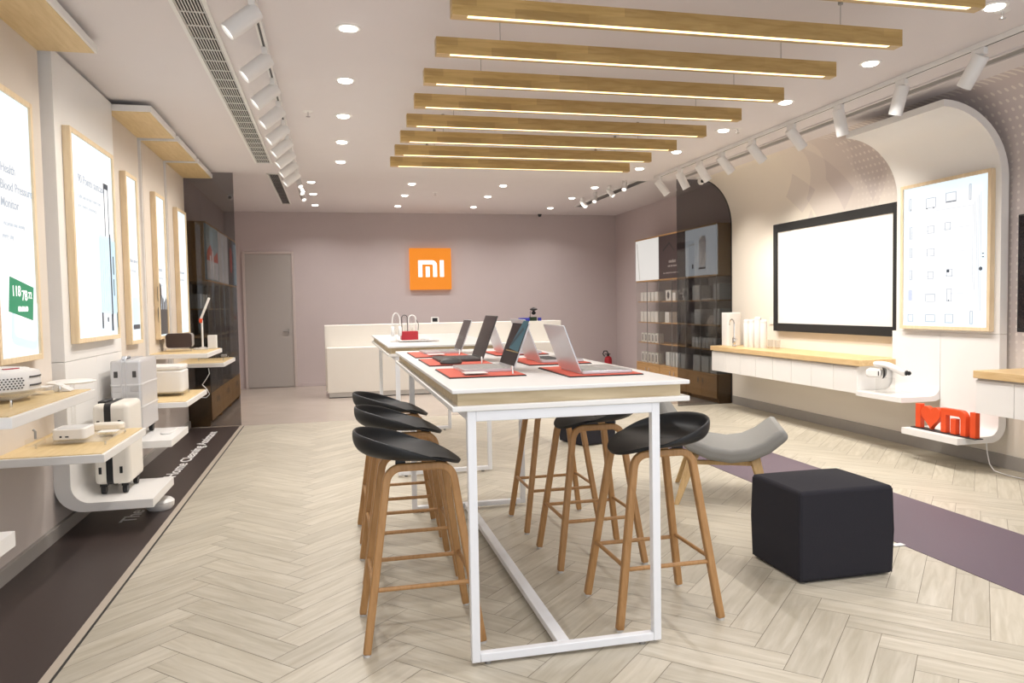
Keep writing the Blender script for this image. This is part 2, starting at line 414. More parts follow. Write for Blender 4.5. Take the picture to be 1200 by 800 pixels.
# door in the back wall
d = bpy.data.objects.new('door_1', None); COL.objects.link(d); d.location = (-1.0, YB, 0); d['kind'] = 'structure'
DOORM = mat('door_grey', (.42, .385, .36), .5, var=.01)
struct('door_panel', B().box(-1.33, -.62, YB-.022, YB-.002, .01, 2.13), DOORM, d, bevel=.003)
struct('door_frame', B().box(-1.37, -1.33, YB-.035, YB-.002, 0, 2.17).box(-.62, -.58, YB-.035, YB-.002, 0, 2.17).box(-1.33, -.62, YB-.035, YB-.002, 2.13, 2.17), mat('door_frame_taupe', (.56, .48, .45), .5), d, bevel=.003)
struct('door_handle', B().box(-.70, -.685, YB-.045, YB-.022, .86, .94).tube([(-.69, YB-.05, .9), (-.78, YB-.05, .9)], .008), GREYM, d)

# ------------------------------------------------------------------ ceiling fittings
def downlight(x, y, z, label, group, power, tilt=0):
    t = thing('downlight', label, 'downlight', (x, y, z), group)
    part('trim_ring', B().lathe([(.047, -.004), (.058, -.006), (.066, -.002), (.066, 0), (.047, 0)], (x, y, z), 28), WHITE, t)
    M = Matrix.Rotation(tilt, 4, 'X')
    part('lens', B().lathe([(0, -.016), (.03, -.015), (.044, -.010), (.044, .002), (0, .002)], (x, y, z-.002), 24, M=M), LENS, t)
    lamp('AREA', 'bulb_light', (x, y, z-.03), power, t, size=.09, spread=2.4)
for i in range(5):
    downlight(.122, 4.15+.93*i, ZC, f'recessed downlight, {ORD[i]} from the front in the row left of the beams', 'left row of downlights', DOWN_W, .25 if i == 0 else 0)
for i in range(6):
    downlight(3.305, 3.25+.915*i, ZC, f'recessed downlight, {ORD[i]} from the front in the row right of the beams', 'right row of downlights', DOWN_W)
for i, x in enumerate((-.21, 1.015, 2.19, 3.44)):
    for j, y in enumerate((9.66, 10.65, 11.78)):
        downlight(x, y, ZCB, f'bright recessed downlight in the rear ceiling, {ORD[i]} column from the left, {("front", "middle", "back")[j]} row', 'rear downlights', BACK_W)

for i in range(4):   # the ceiling lamps go on in the same rows towards the shop front, behind the camera
    for x, y in ((.122, 3.22-.93*i), (3.305, 2.335-.915*i), (1.70, 2.1-.9*i)):
        lamp('AREA', 'ceiling_lamp_light', (x, y, ZC-.03), DOWN_W*.48, None, size=.09, spread=2.4)

def beam(i, y):
    x0, x1, z0, z1, w = .535, 2.79, 2.50, 2.582, .062
    nm = ['nearest, cut off by the top photo edge', 'second', 'third', 'fourth', 'fifth', 'sixth', 'seventh', 'eighth', 'ninth'][i]
    lab = ('suspended wooden light beam, ' + nm) if i == 0 else f'suspended amber wooden light beam with glowing underside, {nm} from the front'
    if i == 8: lab = 'rearmost suspended amber wooden light beam with glowing underside'
    t = thing('pendant_beam', lab, 'ceiling light', ((x0+x1)/2, y+w/2, z0), 'wooden light beams')
    part('beam_body', B().prism([(y, z0), (y+.006, z0), (y+.006, z0+.006), (y+.030, z0+.006), (y+.030, z0), (y+w, z0), (y+w, z1), (y, z1)], 0, x0, x1).box(x0, x0+.07, y+.004, y+.034, z0+.0005, z0+.01).box(x1-.07, x1, y+.004, y+.034, z0+.0005, z0+.01), WBEAM, t, bevel=.0015)
    part('led_strip', B().box(x0+.07, x1-.07, y+.0065, y+.0295, z0-.001, z0+.0055), LED, t)
    for x in (x0+.33, x1-.33):
        c = part('cable', B().tube([(x, y+w/2, z1), (x, y+w/2, ZC-.02)], .0016, 6).tube([(x, y+w/2, ZC-.03), (x, y+w/2, ZC)], .012, 12), GREYM, t)
for i in range(9): beam(i, 2.775 + .508*i if i else 2.79)

def vent(x0, x1, y0, y1, z, label, nb, cross, m_bar, back=None, bw=.0018):
    t = thing('ceiling_vent', label, 'vent', ((x0+x1)/2, (y0+y1)/2, z-.012))
    part('backing', B().box(x0+.01, x1-.01, y0+.01, y1-.01, z-.002, z), back or BLACKM, t)
    part('frame', B().box(x0-.012, x0+.008, y0-.012, y1+.012, z-.012, z).box(x1-.008, x1+.012, y0-.012, y1+.012, z-.012, z).box(x0, x1, y0-.012, y0+.008, z-.012, z).box(x0, x1, y1-.008, y1+.012, z-.012, z), CEIL if nb < 6 else WHITEM, t)
    g = B(); n = nb
    for k in range(1, n):
        x = x0 + (x1-x0)*k/n; g.box(x-bw, x+bw, y0, y1, z-.010, z-.002)
    if cross:
        k = y0 + cross
        while k < y1: g.box(x0, x1, k-.0014, k+.0014, z-.009, z-.003); k += cross
    part('grille', g, m_bar, t, smooth=False)
vent(-.70, -.555, 1.2, 8.02, ZC, 'long white slatted air vent in the left ceiling above the lit shelves', 10, .19, WHITEM)
vent(-.675, -.555, 9.13, 11.65, ZCB, 'short grey slatted air vent in the rear left ceiling', 8, .3, GREYM)
vent(3.785, 3.925, 9.04, 11.6, ZCB, 'grey slatted air vent in the rear right ceiling near the back spotlights', 8, 0, GREYM)
vent(3.985, 4.09, 1.5, 8.3, ZC, 'narrow grey slot diffuser in the ceiling along the right spotlight track', 4, 0, mat('slot_bar', (.46, .44, .42), .5), mat('slot_grey', (.50, .475, .455), .5))

def track(x, y0, y1, label):
    t = thing('light_track', label, 'light track', (x, (y0+y1)/2, ZC))
    part('rail', B().box(x-.018, x+.018, y0, y1, ZC-.03, ZC), WHITE, t, bevel=.002)
    part('slot', B().box(x-.006, x+.006, y0+.02, y1-.02, ZC-.0306, ZC-.028), DGREY, t)
track(-.325, 1.5, 8.5, 'white spotlight track on the left ceiling')
track(3.70, 1.5, 8.3, 'white spotlight track on the right ceiling')
def spot(x, y, z, aim, label, group, power, length=.178, r=.043, mount=True, spotang=1.5):
    a = Vector(aim).normalized()
    t = thing('track_spotlight', label, 'spotlight', (x, y, z), group)
    piv = Vector((x, y, z-.066))
    part('adapter', B().box(x-.015, x+.015, y-.045, y+.045, z-.04, z-.0005), WHITE, t, bevel=.003)
    part('arm', B().tube([(x, y, z-.04), (x, y, z-.066)], .008, 8), BLACK, t)
    q = a.to_track_quat('-Z', 'Y').to_matrix().to_4x4()
    top = piv - a*.03; end = top + a*length
    part('lamp_body', B().lathe([(0, 0), (r*.9, 0), (r, -.006), (r, -length), (r*.86, -length), (r*.80, -length+.014), (0, -length+.016)], top, 24, M=q), WHITE, t)
    part('lens', B().lathe([(0, -length+.010), (r*.80, -length+.010), (r*.80, -length+.013), (0, -length+.013)], top, 20, M=q), LENSW, t)
    lamp('SPOT', 'bulb_light', end + a*.012, power, t, aim=a, size=.03, col=(1, .93, .83), spot=spotang, blend=.8)
for i, y in enumerate((3.78, 4.47, 5.05, 5.59, 6.13, 6.63, 7.13, 7.63, 8.17)):
    spot(-.325, y, ZC-.03, (-.72, -.12, -.62), f'white cylindrical spotlight, {ORD[i]} from the front on the left ceiling track', 'spotlights on the left track', SPOTL_W)
RA = [(-.10, .75, -1), (-.05, .33, -1), (.25, .05, -.9), (.7, .0, -.8), (.7, 0, -.75), (.65, 0, -.75), (.55, -.05, -.8), (.45, -.05, -.9), (.55, -.2, -.8)]
for i, y in enumerate((3.74, 4.36, 5.0, 5.6, 6.2, 6.75, 7.2, 7.65, 8.2)):
    spot(3.70, y, ZC-.03, RA[i], f'white cylindrical spotlight, {ORD[i]} from the front on the right ceiling track', 'spotlights on the right track', SPOT_W, length=.19)
for i, y in enumerate((9.2, 9.75, 10.3)):
    spot(-.345, y, ZCB, (.25, -.5, -.7), f'small white spotlight in the rear left ceiling, {ORD[i]} from the front', 'rear left spotlights', 6, length=.13, r=.032)
for i, y in enumerate((9.0, 9.55, 10.1, 10.65)):
    spot(3.60, y, ZCB, (.35 if i % 2 else -.3, -.55, -.7), f'small white spotlight in the rear right ceiling, {ORD[i]} from the front', 'rear right spotlights', 8, length=.13, r=.032)

def sprinkler(x, y, z, label):
    t = thing('sprinkler', label, 'sprinkler', (x, y, z), 'ceiling sprinklers')
    part('cover_plate', B().lathe([(0, -.004), (.03, -.004), (.038, 0), (0, 0)], (x, y, z), 20), WHITE, t)
    part('sprinkler_head', B().tube([(x, y, z-.003), (x, y, z-.035)], .006, 8).lathe([(0, -.04), (.016, -.04), (.016, -.036), (0, -.036)], (x, y, z), 14), CHROME, t)
sprinkler(-.137, 5.93, ZC, 'sprinkler head on the ceiling beside the left row of downlights')
sprinkler(3.40, 5.925, ZC, 'sprinkler head on the ceiling near the right track, far one')
sprinkler(3.405, 3.30, ZC, 'sprinkler head on the ceiling at top right, nearest one')
sprinkler(1.40, 10.35, ZCB, 'tiny sprinkler head on the rear ceiling behind the last beam')
t = thing('dome_camera', 'small black dome camera at the top of the back wall', 'camera', (3.55, YB-.01, 2.78))
part('dome', B().lathe([(0, -.035), (.018, -.03), (.028, -.014), (.03, 0), (0, 0)], (3.50, YB-.06, ZCB-.012), 20), BLACK, t)
part('base', B().lathe([(.034, -.012), (.034, 0), (0, 0)], (3.50, YB-.06, ZCB), 20), BLACK, t)
def ball_cam(x, y, z, label):
    t = thing('security_camera', label, 'camera', (x, y, z))
    part('base', B().lathe([(0, -.012), (.045, -.012), (.05, 0), (0, 0)], (x, y, z), 20), WHITE, t)
    part('ball', B().lathe([(0, -.042), (.02, -.038), (.036, -.02), (.04, 0), (.036, .02), (.02, .036), (0, .04)], (x, y, z-.045), 20), WHITE, t)
    part('lens', B().lathe([(0, 0), (.02, 0), (.018, .014), (0, .016)], (x, y-.035, z-.05), 16, M=Matrix.Rotation(PI/2, 4, 'X')), BLACK, t)
ball_cam(4.28, 8.30, ZC, 'white ball camera on the ceiling in front of the right smoked glass')
ball_cam(-1.29, 10.83, ZCB, 'white ball camera on the ceiling seen through the left smoked glass')

# ------------------------------------------------------------------ smoked glass partitions
single('glass_partition', B().box(XL, -1.0, 8.675, 8.687, 0, ZC), SMOKE, 'dark smoked glass partition at the end of the left lit shelves', 'glass panel', smooth=False)
GP = [(4.03, 0), (XR-.016, 0)] + [(x-.0, z) for x, z in arc(4.33, 2.17, .415, 0, 90, 16, .545)] + [(4.03, 2.715)]
t = thing('glass_partition', 'dark smoked glass partition with arched corner before the right display cabinets', 'glass panel', (4.4, 8.43, 0))
part('pane', B().prism(GP, 1, 8.424, 8.436), SMOKE, t, smooth=False)
edge = [(XR-.008, 8.43, .01)] + [(x, 8.43, z) for x, z in arc(4.33, 2.17, .418, 0, 90, 20, .548)]
part('edge_profile', B().sweep(edge, (0, 1, 0), .006, .02), DGREY, t)

# ------------------------------------------------------------------ floor graphics
t = thing('floor_sticker', 'dark brown floor strip with white lettering along the left wall', 'floor strip', (-1.25, 4, 0))
part('strip', B().box(XL+.022, -1.006, -.6, 8.6, -.001, .0025), DARKV, t)
FT = mat('white_print', (.86, .85, .84), .5)
RX = Matrix(((0, -1, 0, -1.186), (1, 0, 0, 4.875), (0, 0, 1, .003), (0, 0, 0, 1)))
text_mesh('The', .122, RX, t, FT, fit=.27, bold=.0018)
RX2 = Matrix(((0, -1, 0, -1.19), (1, 0, 0, 6.10), (0, 0, 1, .003), (0, 0, 0, 1)))
text_mesh('Home Cleaning Assistant', .122, RX2, t, FT, fit=2.17, bold=.0018)
single('floor_strip', B().box(2.782, 3.49, -.6, 6.62, 0, .0025), PURPV, 'purple strip laid along the floor between the ottoman and the right wall', 'floor strip')
single('cover_plate', B().box(2.725, 2.787, 3.235, 3.27, 0.0028, .006), WHITEM, 'small pale flat card on the floor at the edge of the purple strip', 'card')

# ------------------------------------------------------------------ left wall: lit shelves
XO = -1.03
def bay(y0, y1, zs, label):
    t = thing('display_bay', label, 'wall shelf', (-1.5, (y0+y1)/2, zs), 'shelf bays on the left wall')
    th = .038; xb = -1.487
    pf = [(XL, zs-th), (XO, zs-th), (XO, zs), (xb, zs), (xb, 2.645), (-1.195, 2.645), (-1.195, 2.688), (XL, 2.688)]
    part('frame', B().prism(pf, 1, y0, y1-.012), WHITE, t, bevel=.0025)
    part('back_lining', B().box(xb, xb+.004, y0+.014, y1-.026, zs+.004, 2.641), BACKL, t)
    part('canopy_lining', B().box(xb+.004, -1.207, y0+.012, y1-.024, 2.641, 2.6455), WBAY, t)
    part('shelf_lining', B().box(xb+.004, XO-.014, y0+.014, y1-.026, zs-.0005, zs+.004), WBAY, t)
    return t
bay(2.78, 3.69, .912, 'nearest shelf bay on the left wall, its wooden shelf holding the robot vacuum')
bay(3.77, 4.575, .605, 'shelf bay whose low wooden shelf holds the white router box')
bay(5.81, 6.69, .60, 'shelf bay just behind the grey suitcase, low wooden shelf with the white cooker')
bay(6.78, 7.655, .893, 'shelf bay with the black speaker and desk lamp on its high wooden shelf')
bay(7.74, 8.62, .745, 'farthest shelf bay, against the left smoked glass partition')
def jprof(x_back, x_front, x_out, zt, zs, th, rad, sgn):
    """vertical board turning into a shelf; sgn=+1 shelf towards +x"""
    n = 8; r2 = rad + th
    ic = (x_front + sgn*rad, zs + rad)
    inner = [(ic[0] - sgn*rad*math.cos(a), ic[1] - rad*math.sin(a)) for a in [PI/2*i/n for i in range(n+1)]]
    oc = (x_back + sgn*r2, zs - th + r2)
    outer = [(oc[0] - sgn*r2*math.cos(a), oc[1] - r2*math.sin(a)) for a in [PI/2*i/n for i in range(n+1)]]
    return [(x_front, zt)] + inner + [(x_out, zs), (x_out, zs-th)] + outer[::-1] + [(x_back, zt)]
t = thing('wall_display', 'tall white wall panel with two curved suitcase shelves, left side', 'wall panel', (-1.49, 5.22, .145))
part('panel', B().box(XL, -1.445, 4.64, 5.80, .98, 2.69), WHITE, t, bevel=.002)
part('shelf', B().prism(jprof(XL, -1.445, -1.025, .978, .187, .05, .10, 1), 1, 4.64, 5.218), WHITE, t, label='lower curved shelf', bevel=.0015)
part('shelf', B().prism(jprof(XL, -1.445, -1.03, .978, .425, .045, .08, 1), 1, 5.222, 5.80), WHITE, t, label='higher curved shelf', bevel=.0015)
t = thing('wall_display', 'white wall shelf cut off by the left photo edge', 'wall panel', (-1.4, 2.5, .5))
part('shelf', B().prism(jprof(XL, -1.47, -1.02, 2.6, .55, .05, .10, 1), 1, 1.7, 2.735), WHITE, t, bevel=.0015)

def light_box(y0, y1, z0, z1, label, x=-1.482, fw=.028, side=1):
    """side=+1: on the left wall facing +x, -1: right wall facing -x"""
    t = thing('light_box', label, 'light box', (x, (y0+y1)/2, z0), 'lit poster boxes on the left wall' if side > 0 else None)
    xa, xb = (x, x+.042*side); lo, hi = min(xa, xb), max(xa, xb)
    fr = B().box(lo, hi, y0, y0+fw, z0, z1).box(lo, hi, y1-fw, y1, z0, z1).box(lo, hi, y0+fw, y1-fw, z0, z0+fw).box(lo, hi, y0+fw, y1-fw, z1-fw, z1)
    part('frame', fr, WFRM, t, bevel=.002)
    xp = x+.030*side
    part('lit_panel', B().box(min(x, xp), max(x, xp), y0+fw-.003, y1-fw+.003, z0+fw-.003, z1-fw+.003), LBX, t, smooth=False)
    return t, xp + .0012*side
DY = 0
def flat(name, polys, x, m, t, side=1, th=.0012):
    b = B()
    if side > 0: polys = [[(u+DY, v) for u, v in p] for p in polys]
    for p in polys: b.prism(p, 0, min(x-.001*side, x+th*side), max(x-.001*side, x+th*side))
    return part(name, b, m, t, smooth=False)
def textL(s, size, y, z, x, t, m, fit=None):
    M = Matrix(((0, 0, 1, x), (1, 0, 0, y+DY), (0, 1, 0, z), (0, 0, 0, 1)))
    return text_mesh(s, size, M, t, m, fit=fit, bold=.0006)
def rot(pts, cy_, cz_, a):
    c, s = math.cos(a), math.sin(a); return [(cy_+(y-cy_)*c-(z-cz_)*s, cz_+(y-cy_)*s+(z-cz_)*c) for y, z in pts]
def rect(y0, y1, z0, z1): return [(y0, z0), (y1, z0), (y1, z1), (y0, z1)]
# box 1: blood pressure monitor poster
DY = -.04
t, xp = light_box(3.80, 4.315, 1.02, 2.30, 'lit poster box with a green blood pressure display, nearest on the left wall')
textL('iHealth', .062, 3.95, 1.905, xp, t, LBXT); textL('Blood Pressure', .062, 3.95, 1.825, xp, t, LBXT); textL('Monitor', .062, 3.95, 1.745, xp, t, LBXT)
textL('Accurate and steady', .03, 3.97, 1.66, xp, t, LBXL); textL('every day', .034, 3.95, 1.60, xp, t, LBXL)
flat('printed_monitor', [rot(rrect(4.01, 4.33, 1.09, 1.33, .05), 4.15, 1.2, -.16)], xp, LBXC, t)
flat('printed_monitor_top', [rot(rrect(4.03, 4.31, 1.13, 1.345, .04), 4.15, 1.2, -.16)], xp+.001, LBX, t)
flat('printed_display', [rot(rect(3.985, 4.27, 1.235, 1.40), 4.15, 1.3, -.16)], xp+.002, LBXG, t)
for (s_t, y_t, z_t, sz) in (('118', 4.015, 1.335, .07), ('78', 4.13, 1.315, .07), ('72', 4.21, 1.325, .045), ('00:00:00', 4.08, 1.262, .035)): textL(s_t, sz, y_t, z_t, xp+.0035, t, SIGNW)
# box 2: suitcase poster
DY = -.11
t, xp = light_box(4.75, 5.625, 1.075, 2.30, 'wide lit poster box showing a pale blue suitcase, on the curved white panel', x=-1.444)
textL('90 Points suitcase', .072, 5.0, 2.01, xp, t, LBXT, fit=.52); textL('Light and strong travel case', .036, 4.99, 1.92, xp, t, LBXL, fit=.44); textL('for every journey', .036, 4.99, 1.865, xp, t, LBXL, fit=.35)
flat('printed_suitcase', [rrect(5.36, 5.66, 1.24, 1.74, .02)], xp, LBXC, t)
flat('printed_suitcase_side', [rrect(5.60, 5.74, 1.24, 1.72, .02)], xp+.001, LBXB, t)
flat('printed_ribs', [rect(5.38+.042*k, 5.386+.042*k, 1.26, 1.72) for k in range(6)], xp+.0015, LBXB, t)
flat('printed_handle', [rect(5.50, 5.60, 2.045, 2.08), rect(5.505, 5.512, 1.74, 2.045), rect(5.588, 5.595, 1.74, 2.045)], xp+.001, LBXK, t)
flat('printed_trim', [rect(5.585, 5.607, 1.22, 1.76), rect(5.645, 5.665, 1.50, 1.62), rect(5.645, 5.66, 1.36, 1.47), rect(5.36, 5.385, 1.15, 1.25), rect(5.57, 5.605, 1.13, 1.24), rect(5.70, 5.735, 1.15, 1.25), rect(5.48, 5.50, 1.19, 1.22)], xp+.002, LBXK, t)
# box 3
DY = -.10
t, xp = light_box(6.08, 6.42, 1.01, 2.28, 'lit poster box with small white device picture, above the grey suitcase')
textL('White device', .045, 6.23, 1.62, xp, t, LBXT); textL('for the home', .036, 6.23, 1.55, xp, t, LBXL)
flat('printed_device', [rrect(6.28, 6.46, 1.15, 1.36, .03)], xp, LBXC, t); flat('printed_base', [rrect(6.28, 6.47, 1.12, 1.155, .01)], xp+.001, LBXK, t)
# box 4
DY = -.15
t, xp = light_box(7.03, 7.41, 1.01, 2.27, 'lit poster box showing a dark rucksack and hand, behind the black speaker')
textL('Backpack', .05, 7.22, 1.60, xp, t, LBXT); textL('for every day', .036, 7.22, 1.53, xp, t, LBXL); textL('light and dry', .036, 7.22, 1.47, xp, t, LBXL)
flat('printed_rucksack', [[(7.20, 1.05), (7.56, 1.05), (7.56, 1.32), (7.50, 1.37), (7.42, 1.33), (7.36, 1.38), (7.30, 1.30), (7.22, 1.34), (7.16, 1.26)], rrect(7.17, 7.33, 1.30, 1.50, .07)], xp, LBXS, t)
flat('printed_fingers', [rot(rect(7.30+.07*k, 7.318+.07*k, 1.27, 1.40), 7.3+.07*k, 1.3, -.4) for k in range(4)], xp+.001, LBXT, t)
# box 5
DY = -.08
t, xp = light_box(7.97, 8.44, 1.01, 2.26, 'farthest lit poster box, white with faint text, next to the left smoked glass')
textL('Action camera', .045, 8.1, 1.62, xp, t, LBXT); textL('wide and sharp', .04, 8.1, 1.55, xp, t, LBXL)
flat('printed_dot', [rrect(8.42, 8.46, 1.15, 1.17, .008)], xp, LBXT, t)

DY = 0
# ------------------------------------------------------------------ suitcases
def suitcase(x0, x1, y0, y1, zb, h, style, label):
    t = thing('suitcase', label, 'suitcase', ((x0+x1)/2, (y0+y1)/2, zb))
    z0 = zb+.058; z1 = zb+h
    sh = SUITW if style == 'w' else SUITG
    part('shell', B().box(x0, x1, y0, y1, z0, z1), sh, t, bevel=.028 if style == 'w' else .016, bseg=4)
    if style == 'w':
        xm = x0 + (x1-x0)*.42
        part('zip_band', B().prism(rrect(y0-.002, y1+.002, z0-.002, z1+.002, .03), 0, xm-.018, xm+.018), BLACK, t)
        part('handle', B().box(xm-.065, xm-.022, y0+.06, y0+.22, z1-.004, z1+.012), BLACK, t, bevel=.004)
        for z in (z0+.085, z1-.115):
            for x in (x0+.032, x1-.052): part('latch', B().box(x-.008, x+.008, y0-.004, y0+.004, z-.02, z+.02), BLACK, t, bevel=.002)
    else:
        xm = (x0+x1)/2 - .01
        part('seam_frame', B().prism(rrect(y0-.006, y1+.006, z0-.006, z1+.006, .018), 0, xm-.022, xm-.012).prism(rrect(y0-.006, y1+.006, z0-.006, z1+.006, .018), 0, xm+.006, xm+.014), SILVER, t)
        rb = B()
        for z in (z0+.155, z1-.155): rb.prism(rrect(x0-.005, x1+.005, y0-.005, y1+.005, .018), 2, z-.004, z+.004)
        part('rib', rb, mat('bright_rib', (.80, .80, .81), .3, metal=.3), t)
        for x in (x0+.034, x1-.04):
            lt = B(); pl = B(); lt.box(x-.011, x+.011, y0-.006, y0+.003, z1-.108, z1-.068); pl.box(x-.026, x+.026, y0-.003, y0+.003, z1-.20, z1-.165)
            part('latch', lt, DGREY, t, bevel=.002); part('latch_plate', pl, SILVER, t, bevel=.002)
        part('handle', B().sweep([(xm-.004, y0+.03, z1), (xm-.004, y0+.045, z1+.02), (xm-.004, y0+.14, z1+.02), (xm-.004, y0+.155, z1)], (1, 0, 0), .012, .03), SILVER, t, bevel=.003)
    for x in (x0+.04, x1-.04):
        for y in (y0+.04, y1-.04):
            w = part('wheel', B().tube([(x-.013, y, zb+.028), (x+.013, y, zb+.028)], .028, 18), BLACK, t, bevel=.003)
            part('fork', B().box(x-.02, x+.02, y-.018, y+.022, zb+.042, z0+.006), BLACK, w, bevel=.004)
    return t
suitcase(-1.372, -1.176, 4.81, 5.13, .188, .53, 'w', 'small ivory hard suitcase with black zip band on the lower curved shelf')
suitcase(-1.388, -1.205, 5.27, 5.72, .426, .515, 'g', 'larger silver grey metal suitcase on the higher curved shelf')
single('hub_puck', B().lathe([(0, 0), (.07, 0), (.085, .02), (.088, .05), (.07, .066), (0, .07)], (-1.10, 5.15, .003), 28), WHITE, 'round white gadget on the dark floor strip under the lower suitcase shelf', 'gadget')
single('power_adapter', B().prism(rrect(-1.15, -1.08, 5.46, 5.70, .03), 2, .4255, .437), WHITE, 'flat white oval gadget lying on the shelf beside the silver suitcase', 'gadget', bevel=.004)

# ------------------------------------------------------------------ things on the left shelves
def acrylic_stand(x0, x1, y0, y1, z, h, label, card=False, name='display_stand'):
    t = thing(name, label, 'display stand', ((x0+x1)/2, (y0+y1)/2, z))
    part('plate', B().box(x0, x1, y0, y1, z+h-.005, z+h), ACRYL, t, smooth=False)
    f = B()
    for x in (x0+.01, x1-.01):
        for y in (y0+.01, y1-.01): f.tube([(x, y, z), (x, y, z+h-.005)], .005, 8)
    part('post', f, CHROME, t)
    if card: part('price_card', B().box(x1-.12, x1-.03, y1-.10, y1-.02, z+h, z+h+.002), WHITE, t)
    return t
SZ = .9168
acrylic_stand(-1.47, -1.12, 3.04, 3.56, SZ, .03, 'clear acrylic stand under the robot vacuum', True)
# robot vacuum
cx, cyy, zz = -1.298, 3.30, SZ+.0308
t = thing('robot_vacuum', 'white round robot vacuum with red stripe on the nearest wooden shelf', 'robot vacuum', (cx, cyy, zz))
part('body', B().lathe([(0, 0), (.155, 0), (.172, .012), (.175, .035), (.174, .07), (.168, .082), (.15, .086), (0, .086)], (cx, cyy, zz), 48), WHITE, t)
part('lid', B().lathe([(0, .096), (.09, .096), (.135, .092), (.142, .086), (0, .086)], (cx, cyy, zz), 40), WHITEM, t)
part('laser_turret', B().lathe([(0, .118), (.035, .118), (.045, .112), (.047, .096), (0, .096)], (cx-.05, cyy-.02, zz), 28), REDD, t, label='red ringed turret')
st = B()
for a in (-38, -22): st.sweep([(cx+.118*math.cos(math.radians(a+q)), cyy+.118*math.sin(math.radians(a+q)), zz+.0945) for q in range(-7, 9, 3)], (0, 0, 1), .014, .004)
part('red_stripe', st, REDD, t)
gr = B()
for i in range(12):
    for j in range(5):
        a = math.radians(-78 + i*4.2 + (j % 2)*2.1); r = .1755
        gr.box(-.0016, .0016, -.0025, .0025, -.0025, .0025, Matrix.Translation((cx+r*math.cos(a), cyy+r*math.sin(a), zz+.024+.009*j)) @ Matrix.Rotation(a, 4, 'Z'))
part('vent_holes', gr, DGREY, t, smooth=False)
b = B()
for z in (.03, .062): b.sweep([(cx+.1755*math.cos(math.radians(a)), cyy+.1755*math.sin(math.radians(a)), zz+z) for a in range(-20, 16, 6)], (0, 0, 1), .003, .006)
part('side_slot', b, DGREY, t)
single('info_card', B().prism([(-1.16, SZ+.001), (-1.10, SZ+.001), (-1.10, SZ+.004), (-1.157, SZ+.035)], 1, 3.575, 3.64), WHITE, 'white wedge shaped card beside the robot vacuum', 'card')
# disc topped gadget beyond
t = thing('smart_lamp', 'thin white disc on a clear foot behind the robot vacuum shelf', 'gadget', (-1.36, 4.46, .6098))
part('disc', B().lathe([(0, 0), (.10, .004), (.115, .012), (.10, .018), (0, .02)], (-1.36, 4.46, .875), 32, sy=1.15), WHITE, t)
part('foot', B().lathe([(.06, 0), (.06, .006), (.012, .012), (.012, .266), (0, .266)], (-1.36, 4.46, .6098), 20), ACRYL, t)
# router box in a tray
RZ = .6098
acrylic_stand(-1.40, -1.08, 4.0, 4.38, RZ, .022, 'clear acrylic tray under the white router box', True)
t = thing('router_box', 'white box shaped router on the low wooden shelf, left side', 'router', (-1.27, 4.17, RZ+.0228))
part('body', B().prism(rrect(-1.345, -1.195, 4.08, 4.24, .02), 2, RZ+.0228, RZ+.075), WHITE, t, bevel=.004)
part('top_panel', B().prism(rrect(-1.33, -1.21, 4.095, 4.225, .015), 2, RZ+.0755, RZ+.077), mat('grey_print', (.6, .6, .6), .4), t)
part('port', B().box(-1.31, -1.30, 4.0785, 4.083, RZ+.035, RZ+.043).box(-1.285, -1.27, 4.0785, 4.083, RZ+.035, RZ+.041), BLACK, t)
t = thing('earphone_stand', 'tiny clear stand with a dark earphone behind the white router box', 'display stand', (-1.42, 4.10, RZ))
part('block', B().box(-1.455, -1.385, 4.06, 4.13, RZ, RZ+.035), ACRYL, t, smooth=False)
part('earphone', B().tube([(-1.42, 4.095, RZ+.035), (-1.42, 4.095, RZ+.07), (-1.43, 4.10, RZ+.078)], .006, 8), GREYM, t)
single('white_remote', B().prism(rrect(-1.285, -1.13, 4.49, 4.56, .025), 2, RZ, RZ+.04), SUITW, 'long cream gadget lying behind the white router box', 'gadget', bevel=.01)
# bay 3: speaker, lamp, box
Z3 = .8978
t = thing('speaker', 'dark brown cube speaker with grey sides on the high shelf, left side', 'speaker', (-1.385, 7.22, Z3))
part('cabinet', B().prism(rrect(-1.433, -1.223, Z3+.031, Z3+.155, .025), 1, 7.205, 7.33), mat('speaker_grey', (.30, .285, .27), .5), t, bevel=.004)
part('grille', B().prism(rrect(-1.435, -1.221, Z3+.0295, Z3+.157, .026), 1, 7.19, 7.21), mat('speaker_brown', (.055, .035, .032), .7, var=.2, scale=300, bump=.3), t, bevel=.004)
acrylic_stand(-1.475, -1.205, 7.10, 7.335, Z3, .026, 'clear acrylic stand under the cube speaker')
t = thing('desk_lamp', 'slim white desk lamp with red joint on the high shelf, left side', 'lamp', (-1.17, 7.40, Z3))
part('base', B().prism(rrect(-1.24, -1.12, 7.34, 7.48, .02), 2, Z3, Z3+.012), WHITE, t, bevel=.003)
part('stem', B().tube([(-1.165, 7.41, Z3+.012), (-1.165, 7.41, Z3+.265)], .009, 10), WHITE, t)
part('joint', B().tube([(-1.185, 7.41, Z3+.262), (-1.16, 7.41, Z3+.262)], .022, 16), ORNG, t)
part('lamp_head', B().sweep([(-1.172, 7.41, Z3+.28), (-1.095, 7.41, Z3+.47)], (0, 1, 0), .018, .03), WHITE, t, bevel=.003)
single('gadget_box', B().box(-1.135, -1.06, 7.495, 7.57, Z3, Z3+.125), WHITE, 'small white upright box beside the slim desk lamp', 'box', bevel=.004)
single('small_tool', B().sweep([(-1.19, 7.20, Z3+.012), (-1.13, 7.20, Z3+.03), (-1.09, 7.20, Z3+.012)], (0, 1, 0), .012, .03), SILVER, 'small silver gadget lying in front of the slim desk lamp', 'gadget')
acrylic_stand(-1.32, -1.07, 8.05, 8.45, .7498, .028, 'low clear acrylic stand on the farthest left shelf')
